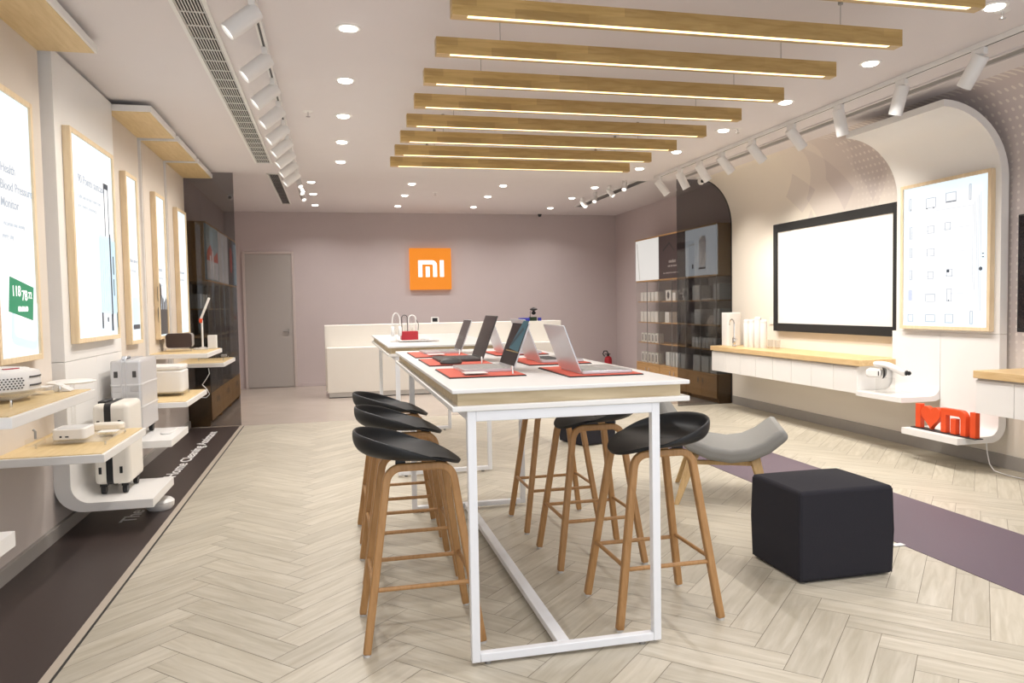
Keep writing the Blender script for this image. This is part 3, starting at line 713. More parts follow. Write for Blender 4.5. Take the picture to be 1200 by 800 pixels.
single('small_camera', B().box(-1.12, -1.07, 8.20, 8.28, .7788, .80), GREYM, 'tiny grey gadget on the acrylic stand of the farthest left shelf', 'gadget', bevel=.004)
# bay 2: cooker
acrylic_stand(-1.38, -1.12, 6.18, 6.46, .6048, .026, 'clear acrylic stand under the white cooker')
t = thing('rice_cooker', 'white rounded cooker on the low wooden shelf behind the silver suitcase', 'cooker', (-1.25, 6.30, .6318))
part('body', B().prism(rrect(-1.385, -1.125, 6.19, 6.45, .03), 2, .6318, .80), WHITE, t, bevel=.012, bseg=3)
part('lid', B().prism(rrect(-1.383, -1.127, 6.192, 6.448, .03), 2, .801, .838), WHITE, t, bevel=.012, bseg=3)
single('charging_cable', B().tube([(-1.17, 7.72, .70), (-1.16, 7.70, .65), (-1.19, 7.70, .60), (-1.23, 7.72, .545), (-1.19, 7.72, .50), (-1.17, 7.73, .45), (-1.20, 7.72, .42), (-1.35, 7.75, .425), (-1.50, 7.8, .42)], .004, 6), CABLEW, 'thin white cable hanging below the farthest left shelves', 'cable')

# ------------------------------------------------------------------ display cabinets behind the glass
def cabinet(y0, y1, xf, xb, label, poster, group, nsh=(.36, .66, .965, 1.275)):
    """front plane xf, back xb"""
    s = 1 if xb > xf else -1
    t = thing('display_cabinet', label, 'cabinet', ((xf+xb)/2, (y0+y1)/2, 0), group)
    def bx(b, xa, xc, *r): return b.box(min(xa, xc), max(xa, xc), *r)
    c = B()
    bx(c, xf+.02*s, xb, y0, y0+.018, 0, .335); bx(c, xf+.02*s, xb, y1-.018, y1, 0, .335)
    bx(c, xf, xb, y0, y1, .335, .355); bx(c, xf+.06*s, xb, y0+.018, y1-.018, 0, .05)
    part('base_carcass', c, WCAB, t, bevel=.002)
    c = B(); bx(c, xf+.02*s, xb, y0, y0+.018, 1.568, 2.19); bx(c, xf+.02*s, xb, y1-.018, y1, 1.568, 2.19)
    bx(c, xf, xb, y0, y1, 2.19, 2.21); bx(c, xf, xb, y0+.018, y1-.018, 1.568, 1.585)
    part('top_carcass', c, WCAB, t, bevel=.002)
    part('back_board', bx(B(), xb-.012*s, xb-.002*s, y0+.018, y1-.018, .06, 2.19), mat('cabinet_back_veiled', (.40, .36, .345), .6), t)  # greyed and lightened: the door glass's grey reflection is put into this colour
    for z in nsh[1:]:
        part('shelf', bx(B(), xf+.03*s, xb-.012*s, y0+.018, y1-.018, z-.016, z), WCAB, t, bevel=.001)
    for a in (y0, y1-.006): part('side_glass', bx(B(), xf+.01*s, xb, a, a+.006, .356, 1.567), CLEAR, t, smooth=False)
    dm = (y0+y1)/2
    for a, c2 in ((y0+.006, dm-.002), (dm+.002, y1-.006)):
        dr = part('base_door', bx(B(), xf, xf+.019*s, a, c2, .055, .332), WCAB, t, bevel=.002)
        hy = c2-.06 if c2 < dm+.001 else a+.06
        part('handle', bx(B(), xf-.012*s, xf, hy-.008, hy+.008, .22, .29), CHROME, dr, bevel=.002)
        gd = part('glass_door', bx(B(), xf, xf+.006*s, a, c2, .36, 1.565), CLEAR, t, smooth=False)
        part('door_edge', bx(B(), xf-.001*s, xf+.008*s, a, a+.008, .36, 1.565), GREYM, gd)
    part('poster_panel', bx(B(), xf, xf+.02*s, y0+.004, y1-.004, 1.588, 2.188), poster, t)
    return t
POSTW = emit('backlit_poster_white', (1, .97, .92), .75)
POSTK = mat('brown_poster', (.055, .035, .035), .4); POSTG = emit('backlit_poster_pale', (.86, .92, .95), .62)
XF = 4.56
def textR(s, size, y, z, x, t, m, fit=None):
    M = Matrix(((0, 0, -1, x), (-1, 0, 0, y), (0, 1, 0, z), (0, 0, 0, 1)))
    return text_mesh(s, size, M, t, m, fit=fit)
c1 = cabinet(10.14, 10.985, XF, 4.895, 'farthest right display cabinet with plain white poster on top', POSTW, 'right display cabinets')
PLINE = mat('poster_line', (.55, .52, .48), .5)
flat('printed_line', [[(10.82, 1.60), (10.835, 1.60), (10.93, 2.15), (10.915, 2.15)]], XF, PLINE, c1, side=-1)
c2 = cabinet(9.295, 10.137, XF, 4.895, 'middle right display cabinet with dark brown poster on top', POSTK, 'right display cabinets')
PW = mat('poster_white_print', (.6, .55, .52), .5)
textR('ninebot', .07, 9.80, 1.80, XF-.002, c2, PW, fit=.22); textR('ride the future', .04, 9.83, 1.745, XF-.002, c2, PW, fit=.28); textR('two wheels for every way', .03, 9.98, 1.655, XF-.002, c2, PW, fit=.5)
flat('printed_shape', [[(9.98, 1.97), (9.78, 2.06), (9.62, 1.95), (9.64, 1.98), (9.78, 2.09), (10.0, 1.99)]], XF, BLACK, c2, side=-1)
c3 = cabinet(8.455, 9.292, XF, 4.895, 'nearest right display cabinet, pale poster on top, behind the smoked glass', POSTG, 'right display cabinets')
flat('printed_device', [rrect(8.72, 8.90, 1.70, 2.08, .05)], XF, mat('poster_grey', (.55, .57, .6), .5), c3, side=-1)
flat('printed_base', [rrect(8.73, 8.92, 1.665, 1.69, .01), rrect(9.06, 9.1, 1.68, 1.74, .01)], XF, DGREY, c3, side=-1)
textR('air purifier', .045, 9.20, 1.98, XF-.002, c3, PLINE)
BOXW = mat('white_carton', (.80, .78, .74), .5); BOXG = mat('grey_carton', (.62, .65, .65), .5)
def pbox(x0, y0, w, z, h, d, label, group, mm=BOXW, window=None, leaf=False):
    if window is None and not leaf:
        return single('product_box', B().box(x0, x0+d, y0, y0+w, z, z+h), mm, label, 'box', group, bevel=.002)
    t = thing('product_box', label, 'box', (x0+d/2, y0+w/2, z), group)
    part('carton', B().box(x0, x0+d, y0, y0+w, z, z+h), mm, t, bevel=.002)
    if leaf: part('printed_picture', B().prism([(y0+w*.5, z+h*.12), (y0+w*.75, z+h*.4), (y0+w*.7, z+h*.7), (y0+w*.5, z+h*.92), (y0+w*.25, z+h*.62), (y0+w*.3, z+h*.35)], 0, x0-.001, x0+.001), DGREY, t)
    else: part('window', B().box(x0-.001, x0+.002, y0+w*.32, y0+w*.68, z+h*.15, z+h*.85), DGREY, t)
X0 = XF+.06
BAYN = {0: 'farthest', 1: 'middle', 2: 'nearest'}
for k in range(5):
    pbox(X0, 10.84-.13*k, .10, 1.276, .135, .12, f'white box, {ORD[k]} from left, top shelf of the farthest right cabinet', 'boxes on the top cabinet shelf')
    pbox(X0, 10.84-.13*k, .11, .966, .155, .12, f'white box, {ORD[k]} from left, second shelf of the farthest right cabinet', 'boxes on the second cabinet shelf')
    pbox(X0, 10.83-.125*k, .095, .661, .135, .10, f'dark windowed carton, {ORD[k]} from left, third shelf of the farthest right cabinet', 'windowed cartons on the third cabinet shelf', window=1)
    pbox(X0, 10.83-.125*k, .095, .356, .15, .10, f'dark windowed carton, {ORD[k]} from left, bottom shelf of the farthest right cabinet', 'windowed cartons on the bottom cabinet shelf', window=1)
pbox(X0, 9.87, .17, 1.276, .15, .14, 'carton with dark leaf print, left one in the middle right cabinet', 'leaf printed cartons', leaf=True)
pbox(X0, 9.72, .10, 1.276, .11, .14, 'plain white carton beside the left leaf printed carton, middle right cabinet', 'boxes on the top cabinet shelf')
pbox(X0, 9.34, .17, 1.276, .165, .14, 'carton with dark leaf print, right one in the middle right cabinet', 'leaf printed cartons', leaf=True)
single('camera_gadget', B().box(X0, X0+.06, 9.55, 9.65, 1.276, 1.36), BLACK, 'black gadget between the two leaf printed cartons in the cabinet', 'gadget', bevel=.02)
pbox(X0, 9.93, .14, .966, .15, .12, 'white product box on the second shelf of the middle right cabinet', 'boxes on the second cabinet shelf')
for k in range(4):
    pbox(X0, 9.93-.16*k, .12, .356, .19, .12, f'grey carton, {ORD[k]} from left, bottom shelf of the middle right cabinet', 'grey cartons at the cabinet bottom', BOXG)
pbox(X0, 9.02, .19, 1.276, .19, .16, 'large grey carton at left on the top shelf of the nearest right cabinet', 'large grey cartons', BOXG)
pbox(X0, 8.50, .15, 1.276, .20, .16, 'large grey carton at right on the top shelf of the nearest right cabinet', 'large grey cartons', BOXG)
single('white_gadget', B().prism([(8.72, 1.276), (8.97, 1.276), (8.97, 1.286), (8.72, 1.302)], 0, X0, X0+.15), WHITE, 'flat white gadget between the large cartons on the top cabinet shelf', 'gadget')
pbox(X0, 8.97, .19, .966, .19, .16, 'large grey carton at left on the second shelf of the nearest right cabinet', 'large grey cartons', BOXG)
pbox(X0, 8.50, .14, .966, .20, .16, 'large grey carton at right on the second shelf of the nearest right cabinet', 'large grey cartons', BOXG)
for k in range(3):
    single('white_stick', B().sweep([(X0+.05, 8.90-.05*k, .972), (X0+.05, 8.80-.05*k, 1.08)], (1, 0, 0), .016, .02), WHITE, f'slanted white stick, {ORD[k]} from left in the nearest right cabinet', 'gadget', 'slanted white sticks')
for k in range(7):
    pbox(X0, 9.16-.095*k, .075, .661, .13, .10, f'slim grey carton, {ORD[k]} from left, third shelf of nearest right cabinet', 'slim grey cartons on the third shelf', BOXG)
for k in range(3):
    pbox(X0, 9.02-.235*k, .19, .356, .20, .14, f'square grey carton, {ORD[k]} from left, bottom shelf of nearest right cabinet', 'square grey cartons at the bottom', BOXG)
XFL = -1.30
PA = mat('poster_sea', (.30, .42, .47), .5, var=.25, scale=4); PB = mat('poster_pale', (.62, .62, .64), .5, var=.1, scale=6); PC = mat('poster_dark', (.07, .06, .08), .5, var=.5, scale=9)
l1 = cabinet(8.72, 9.60, XFL, XLB+.004, 'nearest left display cabinet with red and white poster, behind the smoked glass', PA, 'left display cabinets')
flat('printed_shore', [rect(8.73, 9.55, 1.60, 1.80)], XFL, PB, l1); flat('printed_sunset', [[(8.73, 1.80), (9.55, 1.80), (9.52, 1.93), (9.25, 1.86), (9.0, 1.98), (8.78, 1.90)]], XFL+.001, RED, l1)
flat('printed_figure', [rrect(9.10, 9.20, 1.66, 1.92, .04), rrect(8.93, 9.02, 1.70, 1.86, .03)], XFL+.002, WHITE, l1)
l2 = cabinet(9.603, 10.46, XFL, XLB+.004, 'middle left display cabinet with pale grey poster, behind the smoked glass', PB, 'left display cabinets')
flat('printed_device', [rrect(9.95, 10.15, 1.70, 2.05, .06)], XFL, mat('poster_grey', (.55, .57, .6), .5), l2)
l3 = cabinet(10.463, 11.34, XFL, XLB+.004, 'farthest left display cabinet with dark blue poster', PC, 'left display cabinets')
flat('printed_figure', [rrect(10.65, 10.85, 1.75, 2.08, .08)], XFL, REDD, l3); flat('printed_band', [rect(11.05, 11.30, 1.60, 2.15)], XFL, PA, l3)
for k in range(4):
    pbox(-1.52, 8.85+.19*k, .13, 1.276, .16, .12, f'carton in the nearest left cabinet, {ORD[k]} from the front on the top shelf', 'cartons in the left cabinet', BOXG)
    pbox(-1.52, 8.85+.19*k, .13, .661, .17, .12, f'carton in the nearest left cabinet, {ORD[k]} from the front on the third shelf', 'cartons in the left cabinet', BOXG)

# ------------------------------------------------------------------ reception counter and the back wall
t = thing('reception_counter', 'long cream two level reception counter before the back wall', 'counter', (1.6, 11.1, 0))
part('front_block', B().box(-.095, 3.33, 10.83, 11.06, .075, .70), CREAM, t, bevel=.004)
part('upper_block', B().box(-.12, 3.37, 11.06, 11.42, .075, 1.01), CREAM, t, bevel=.004)
part('plinth', B().box(-.075, 3.31, 10.845, 11.40, 0.012, .075), mat('counter_plinth', (.55, .52, .48), .3, metal=.4), t)
part('base_shadow_strip', B().box(-.075, 3.31, 10.86, 11.40, 0, .012), BLACK, t)  # solid black strip painted in for the shade below the plinth
t = thing('small_clock', 'small white framed dark display on top of the reception counter', 'clock', (1.46, 11.1, 1.01))
part('case', B().prism(rrect(1.40, 1.515, 1.012, 1.10, .012), 1, 11.10, 11.13), WHITE, t, bevel=.003)
part('screen', B().box(1.42, 1.495, 11.0985, 11.102, 1.03, 1.085), BLACK, t)
single('blue_box', B().box(2.735, 2.89, 11.10, 11.19, 1.01, 1.058), BLUE, 'flat blue box on the right end of the reception counter', 'box', bevel=.002)
single('blue_box', B().box(3.03, 3.075, 11.10, 11.17, 1.01, 1.058), BLUE, 'tiny blue box right of the black figurine on the counter', 'box', bevel=.002)
t = thing('figurine', 'small black figurine on a dark stand on the reception counter', 'figurine', (2.95, 11.14, 1.01))
part('stand', B().box(2.90, 3.0, 11.09, 11.19, 1.01, 1.07), GREEN, t, bevel=.003)
part('post', B().tube([(2.91, 11.14, 1.07), (2.91, 11.14, 1.15), (2.93, 11.14, 1.16)], .004, 6), BLACK, t)
part('body', B().lathe([(0, 1.10), (.025, 1.11), (.04, 1.13), (.022, 1.15), (.015, 1.16), (.055, 1.175), (.06, 1.19), (.03, 1.205), (0, 1.215)], (2.965, 11.14, 0), 16), BLACK, t)
t = thing('fire_extinguisher', 'red fire extinguisher standing by the back wall right of the counter', 'fire extinguisher', (4.60, 12.5, 0))
part('cylinder', B().lathe([(0, 0), (.062, 0), (.066, .01), (.066, .28), (.055, .315), (.025, .335), (0, .338)], (4.66, 12.5, 0), 24), REDD, t)
part('valve', B().lathe([(.02, .335), (.02, .37), (0, .37)], (4.66, 12.5, 0), 12).box(4.60, 4.70, 12.49, 12.51, .365, .378), BLACK, t)
part('hose', B().tube([(4.66, 12.48, .37), (4.62, 12.46, .43), (4.57, 12.46, .43), (4.55, 12.46, .38), (4.58, 12.46, .34)], .010, 8), BLACK, t)

def mi_glyph(u0, v0, w, h):
    """the two pieces of the rounded letter m and the letter i: lists of polygons on a w x h field"""
    s = .155*w; r = .30*h; mw = .73*w
    a = [(u0, v0), (u0+s, v0), (u0+s, v0+h-s)] + [(u0+mw-s, v0+h-s-.0*h)]
    a = [(u0, v0), (u0+s, v0), (u0+s, v0+h-s)] + arc(u0+mw-s-.10*h, v0+h-s-.10*h, .10*h, 90, 0, 5) + [(u0+mw-s, v0), (u0+mw, v0)] + arc(u0+mw-r, v0+h-r, r, 0, 90, 8) + [(u0, v0+h)]
    b = [(u0+mw/2-s*.5, v0), (u0+mw/2+s*.5, v0), (u0+mw/2+s*.5, v0+h*.62), (u0+mw/2-s*.5, v0+h*.62)]
    i = [(u0+w-s, v0), (u0+w, v0), (u0+w, v0+h), (u0+w-s, v0+h)]
    return a, b, i
t = thing('logo_sign', 'square glowing orange sign with white logo on the back wall', 'sign', (1.605, YB, 1.53))
part('case', B().prism(rrect(1.26, 1.95, 1.535, 2.222, .012), 1, YB-.07, YB-.002), SIGNO, t, bevel=.004)
ga, gb, gi = mi_glyph(1.40, 1.745, .425, .275)
part('letter_m', B().prism(ga, 1, YB-.076, YB-.069).prism(gb, 1, YB-.076, YB-.069), SIGNW, t, smooth=False)
part('letter_i', B().prism(gi, 1, YB-.076, YB-.069), SIGNW, t, smooth=False)

# ------------------------------------------------------------------ right wall
t = thing('wall_display', 'tall white panel curving into a canopy, holding the lit diagram, right wall', 'wall panel', (4.7, 5.0, .2))
n = 14; th = .055; xf, xbk = 4.655, 4.72
pan = [(xbk, .98), (xbk, 2.10)] + [(xbk-.56+.56*math.cos(a), 2.10+.525*math.sin(a)) for a in [PI/2*i/n for i in range(1, n+1)]]
inn = [(4.16, 2.575)] + [(xf-.495+.495*math.cos(a), 2.10+.475*math.sin(a)) for a in [PI/2*(n-i)/n for i in range(1, n+1)]] + [(xf, .98)]
part('canopy', B().prism(pan + inn, 1, 4.50, 5.53), WHITE, t, bevel=.0015)
part('shelf', B().prism(jprof(xbk, xf, 4.30, .978, .247, .048, .08, -1), 1, 4.50, 5.045), WHITE, t, label='lower curved shelf', bevel=.0015)
part('shelf', B().prism(jprof(xbk, xf, 4.30, .978, .476, .042, .08, -1), 1, 5.05, 5.575), WHITE, t, label='higher curved shelf', bevel=.0015)
part('spacer', B().box(xbk, XR, 4.56, 5.47, 1.0, 2.0), WHITE, t)
t, xp = light_box(4.548, 5.44, 1.0, 2.172, 'tall lit box with a faint product diagram on the curved right panel', x=4.654, side=-1)
lines = []
for k in range(5): lines.append(rect(4.64+.018*k, 4.643+.018*k, 1.15+.05*k, 2.02-.02*k))
for z in (1.18, 1.205, 1.23): lines.append(rect(4.66, 5.0, z, z+.002))
for z in (1.42, 1.60, 1.78, 1.93, 1.28): lines.append(rect(4.72, 5.34, z, z+.0035))
flat('printed_lines', lines, xp, LBXL, t, side=-1)
ic = []
for (y, z, a, b_) in ((5.34, 2.01, .012, .05), (5.12, 2.0, .05, .04), (4.92, 2.02, .05, .035), (5.12, 1.79, .035, .03), (4.95, 1.80, .03, .03), (5.33, 1.78, .014, .05), (5.33, 1.62, .014, .04), (5.12, 1.61, .04, .03), (5.33, 1.44, .014, .04), (5.12, 1.43, .03, .03), (4.93, 1.44, .03, .03), (5.12, 1.25, .05, .03), (4.93, 1.27, .025, .05), (5.33, 1.09, .03, .03), (5.12, 1.09, .05, .03), (4.93, 1.09, .04, .035), (4.72, 1.10, .012, .05), (4.74, 2.03, .01, .06)):
    f = .005
    flat('printed_icon', [[(y-a, z-b_), (y+a, z-b_), (y+a, z+b_), (y-a, z+b_), (y-a, z-b_+f), (y-a+f, z-b_+f), (y-a+f, z+b_-f), (y+a-f, z+b_-f), (y+a-f, z-b_+f), (y-a, z-b_+f)]], xp, LBXT, t, side=-1)
flat('printed_marks', [rect(4.87, 4.97, 1.98, 1.986), rrect(4.93, 4.955, 1.443, 1.467, .011), rrect(4.625, 4.655, 1.445, 1.472, .012), rect(4.612, 4.628, 1.565, 1.572), rect(4.612, 4.628, 1.54, 1.547), rect(5.155, 5.17, 1.955, 1.963), rect(5.085, 5.10, 1.955, 1.963), rect(5.33, 5.336, 1.96, 1.975), rect(4.93, 4.94, 1.225, 1.235)], xp, LBXK, t, side=-1)
flat('printed_badge', [rrect(5.315, 5.355, 1.23, 1.32, .01)], xp, emit('lit_lilac', (.72, .78, 1.0), 1.0), t, side=-1)

t = thing('projector_screen', 'large white projection screen with wide black frame on the right wall', 'screen', (4.70, 6.5, .92))
ys0, ys1, zs0, zs1 = 5.56, 7.445, .922, 2.073
fr = B()
for r in ((ys0, ys0+.065, zs0, zs1), (ys1-.065, ys1, zs0, zs1), (ys0+.065, ys1-.065, zs0, zs0+.085), (ys0+.065, ys1-.065, zs1-.085, zs1)): fr.box(4.695, XR-.002, *r)
part('frame', fr, BLACKM, t, bevel=.003)
part('canvas', B().box(4.712, 4.735, ys0+.06, ys1-.06, zs0+.08, zs1-.08), mat('screen_canvas', (.83, .80, .76), .75, var=.01), t)
t = thing('television', 'black television on the right wall cut off by the photo edge', 'television', (4.70, 3.8, 1.0))
part('bezel', B().box(4.68, 4.735, 3.0, 4.385, 1.0, 1.82), BLACK, t, bevel=.004)
part('display', B().box(4.678, 4.682, 3.012, 4.373, 1.03, 1.808), SCR, t)
part('wall_mount', B().box(4.735, XR, 3.4, 3.9, 1.2, 1.6), GREYM, t)
single('wall_socket', B().box(XR-.012, XR, 7.50, 7.59, .99, 1.07), CREAM, 'small wall socket left of the projection screen', 'socket', bevel=.004)

def worktop(y0, y1, label, nd, ztop, label2, yd=0):
    single('worktop', B().box(4.30, XR-.002, y0, y1, ztop-.052, ztop), WTOP, label, 'worktop', bevel=.003)
    t = thing('drawer_unit', label2, 'drawer unit', (4.5, (y0+y1)/2, .45))
    y0 += yd
    part('carcass', B().box(4.336, XR-.002, y0+.004, y1-.004, .452, ztop-.053), WHITEM, t, bevel=.002)
    dw = (y1-y0-.004)/nd
    for k in range(nd):
        part('drawer_front', B().box(4.318, 4.336, y0+.004+dw*k, y0+dw*(k+1), .45, ztop-.066), WHITE, t, bevel=.0015)
worktop(5.534, 8.13, 'long oak worktop under the projection screen', 8, .737, 'row of white wall hung drawers under the long oak worktop', .05)
worktop(2.2, 4.37, 'oak worktop at the right edge of the photo under the television', 7, .745, 'white wall hung drawers under the worktop at the right photo edge')

# things on the long worktop
ZW = .7376
t = thing('water_purifier', 'white upright water purifier with chrome tap on the long worktop', 'water purifier', (4.47, 7.9, ZW))
part('body', B().prism(rrect(4.43, 4.60, 7.95, 8.115, .03), 2, ZW, ZW+.385), WHITE, t, bevel=.006, bseg=3)
tp = part('tap', B().tube([(4.39, 7.74, ZW+.02), (4.39, 7.74, ZW+.26)] + [(4.39, 7.74+.05-.05*math.cos(a), ZW+.26+.05*math.sin(a)) for a in [PI*i/8 for i in range(1, 8)]] + [(4.39, 7.84, ZW+.245)], .007, 8), CHROME, t)
part('tap_valve', B().lathe([(.016, 0), (.022, .01), (.013, .03), (.02, .05), (.02, .10), (.012, .115), (0, .115)], (4.39, 7.74, ZW), 14).box(4.385, 4.395, 7.68, 7.73, ZW+.085, ZW+.097), CHROME, t)
for k, (x, y, h) in enumerate(((4.50, 7.66, .31), (4.515, 7.575, .31), (4.53, 7.485, .34), (4.55, 7.40, .31))):
    t = thing('filter_cartridge', f'white filter cartridge, {ORD[k]} from the left beside the water purifier', 'filter', (x, y, ZW), 'filter cartridges')
    part('body', B().lathe([(0, 0), (.034, 0), (.036, .006), (.036, h-.05), (.031, h-.04), (0, h-.04)], (x, y, ZW), 24), WHITE, t)
    part('cap', B().lathe([(0, h-.04), (.034, h-.04), (.034, h-.012), (.022, h), (0, h)], (x, y, ZW), 24), WHITEM, t)
for k, (x, y) in enumerate(((4.52, 7.22), (4.52, 7.09))):
    single('drinking_glass', B().lathe([(0, 0), (.026, 0), (.033, .10), (.030, .10), (.024, .008), (0, .008)], (x, y, ZW), 20), ACRYL, f'clear drinking glass on the worktop, {("beside the filters", "under the corner of the projection screen")[k]}', 'glass', 'drinking glasses')
# VR headset on its stand
ZV = .4768
t = thing('headset_stand', 'clear acrylic block holding the white headset on the right shelf', 'display stand', (4.385, 5.36, ZV))
part('block', B().box(4.35, 4.43, 5.27, 5.40, ZV, ZV+.13), ACRYL, t, smooth=False)
hz = ZV+.1312
t = thing('vr_headset', 'white and black virtual reality headset on a clear block, right shelf', 'headset', (4.385, 5.36, hz))
part('visor', B().prism(rrect(5.365, 5.505, hz, hz+.085, .03), 0, 4.305, 4.465), WHITE, t, bevel=.014, bseg=3)
part('visor_slot', B().box(4.3035, 4.31, 5.385, 5.395, hz+.02, hz+.065), BLACK, t)
part('face_pad', B().prism(arc(5.355, hz+.045, .026, 90, 270, 8, .055) + arc(5.36, hz+.045, .012, 270, 90, 8, .055), 0, 4.31, 4.46), BLACK, t, bevel=.004)
ring = []
for k in range(32):
    a = 2*PI*k/32; y = 5.30+.125*math.cos(a); ring.append((4.385+.078*math.sin(a), y, hz+.085 + (y-5.30)*.38 + .03*math.sin(PI*(y-5.175)/.25)))
hb = part('halo_band', B().tube(ring, .024, 10, close=True), WHITE, t)
part('band_pad', B().box(4.34, 4.43, 5.135, 5.16, hz+.025, hz+.07), BLACK, hb, bevel=.008)
part('dial', B().tube([(4.365, 5.125, hz+.045), (4.405, 5.125, hz+.045)], .02, 14), BLACK, hb)
t.rotation_euler = (0, 0, math.radians(45)); t.scale = (.82, .82, .82)

# red letters
t = thing('letter_sign', 'orange red letters with a heart on a black base, lower right shelf', 'sign', (4.38, 4.72, .247))
part('base', B().box(4.36, 4.43, 4.405, 5.02, .248, .255), BLACK, t, bevel=.002)
def L_(pts, name): part(name, B().prism([(-u, v) for u, v in pts], 0, 4.375, 4.415), ORNG, t, bevel=.0025)
zb, hh = .255, .185
L_([(-4.985, zb), (-4.935, zb), (-4.935, zb+hh), (-4.985, zb+hh)], 'letter_i')
hc, hz = -4.835, zb
heart = []
for i in range(40):
    a = 2*PI*i/40
    heart.append((hc + .0060*16*math.sin(a)**3, hz + .1035 + .0060*(13*math.cos(a)-5*math.cos(2*a)-2*math.cos(3*a)-math.cos(4*a))))
L_(heart, 'heart')
ga, gb, gi = mi_glyph(-4.735, zb, .315, .182)
L_(ga, 'letter_m'); L_(gb, 'letter_m_inner_bar'); L_(gi, 'letter_i')
single('power_cable', B().tube([(4.60, 4.55, .20), (4.60, 4.54, .12), (4.58, 4.50, .05), (4.56, 4.44, .012), (4.55, 4.32, .006), (4.56, 4.20, .006)], .004, 6), CABLEW, 'thin white cable hanging under the red letter shelf to the floor', 'cable')

# ------------------------------------------------------------------ long tables
def table(dy, label):
    t = thing('display_table', label, 'table', (.82, 3.72+dy, 0), 'white display tables')
    y0, y1, x0, x1 = 2.536+dy, 4.915+dy, .385, 1.26
    part('tabletop', B().box(x0, x1, y0, y1, .953, .968), WHITE, t, bevel=.003)
    part('wood_core', B().box(x0+.022, x1-.028, y0+.022, y1-.022, .910, .953), WPALE, t)
    part('lower_plate', B().box(x0, x1, y0, y1, .891, .910), WHITE, t, bevel=.003)
    lx0, lx1, ly0, ly1, s = .437, 1.145, 2.545+dy, 4.60+dy, .031
    for x in (lx0, lx1-s):
        for y in (ly0, ly1-s):
            part('leg', B().box(x, x+s, y, y+s, .012, .891), WMETAL, t, bevel=.003)
    for y in (ly0, ly1-s):
        part('foot_rail', B().box(lx0+s, lx1-s, y, y+s, .012, .042), WMETAL, t, bevel=.003)
        part('apron', B().box(lx0+s, lx1-s, y, y+.03, .854, .891), WMETAL, t, bevel=.003)
    part('centre_rail', B().box(.755, .80, ly0+s, ly1-s, .014, .042), WMETAL, t, bevel=.003)
    for x in (lx0, lx1-.03): part('side_apron', B().box(x, x+.03, ly0+s, ly1-s, .858, .891), WMETAL, t, bevel=.003)
    for x in (lx0+.06, lx1-.07):
        for y in (ly0+.02, ly1-.02): part('glide', B().lathe([(.012, 0), (.012, .013), (0, .013)], (x, y, 0), 12), GREYM, t)
table(0, 'nearest long white display table with wooden edge band, laptops on top')
table(3.04, 'second white display table behind, headphones and red box on top')

ZT = .9685
def laptop(hx, y0, y1, d, screen, body, key, label, pic=False, H=.215):
    """hinge at hx; base runs to hx - d*.215; screen leans the other way. d=+1: base on the low-x side"""
    H -= .005
    w = y1-y0; bx = hx - d*.215
    zb = ZT+.006
    t = thing('laptop', label, 'laptop', ((hx+bx)/2, (y0+y1)/2, zb), 'laptops on the nearest table')
    lo, hi = min(hx, bx), max(hx, bx)
    part('base', B().prism(rrect(lo, hi, y0, y1, .012), 2, zb, zb+.013), body, t, bevel=.002)
    ky0, ky1 = (hx-d*.03, hx-d*.115)
    kb = B()
    kx0, kx1 = min(ky0, ky1), max(ky0, ky1); nr, nc = 5, 13
    for r in range(nr):
        for c in range(nc):
            a0 = kx0+(kx1-kx0)*r/nr; b0 = y0+.02+(w-.04)*c/nc
            kb.box(a0+.001, a0+(kx1-kx0)/nr-.001, b0+.001, b0+(w-.04)/nc-.001, zb+.0125, zb+.0142)
    part('keyboard', kb, key, t, smooth=False)
    part('trackpad', B().box(min(hx-d*.135, hx-d*.20), max(hx-d*.135, hx-d*.20), (y0+y1)/2-.05, (y0+y1)/2+.05, zb+.0128, zb+.0135), SILVER if body is SILVER else DGREY, t)
    A = Vector((hx, 0, zb+.012)); dx = d*.375; u = Vector((dx, 0, 1)).normalized(); nn = Vector((-1 if d > 0 else 1, 0, abs(dx))).normalized()
    Mx = Matrix(((u.x, 0, nn.x, A.x), (0, 1, 0, 0), (u.z, 0, nn.z, A.z), (0, 0, 0, 1)))   # local: x up the lid, y along, z towards the user
    def lid(b, a0, a1, c0, c1, n0, n1): return b.box(a0, a1, c0, c1, n0, n1, Mx)
    lb = part('lid', lid(B(), 0, H, y0, y1, -.006, 0), body, t, bevel=.002)
    part('display', lid(B(), .008, H-.004, y0+.004, y1-.004, -.0005, .0008), SCR, lb)
    if pic:
        def pp(pts, m, n, nm): part(nm, B().poly([Mx @ Vector((a, c, n)) for a, c in pts]), m, lb, smooth=False)
        yy = y0; TEAL = emit('screen_teal', (.02, .10, .13), .9); TEAL2 = emit('screen_dark_teal', (.006, .03, .045), .7); GOLD = emit('screen_gold', (.30, .19, .06), .8)
        pp([(.07, yy+.02), (.21, yy+.006), (.21, yy+.10), (.17, yy+.13), (.08, yy+.20)], TEAL, .0012, 'screen_picture')
        pp([(.09, yy+.17), (.17, yy+.04), (.18, yy+.07), (.10, yy+.19)], TEAL2, .0016, 'screen_stroke')  # darker teal stroke within the displayed picture
        pp([(.066, yy+.006), (.071, yy+.006), (.071, yy+.24), (.066, yy+.24)], GOLD, .0014, 'screen_line')
    return t
def deskmat(x0, x1, y0, y1, label):
    t = thing('desk_mat', label, 'mat', ((x0+x1)/2, (y0+y1)/2, ZT), 'red desk mats')
    part('black_backing', B().box(x0, x1, y0, y1, ZT, ZT+.004), BLACK, t)
    part('red_top', B().box(x0+.004, x1-.004, y0+.004, y1-.004, ZT+.004, ZT+.006), RED, t)
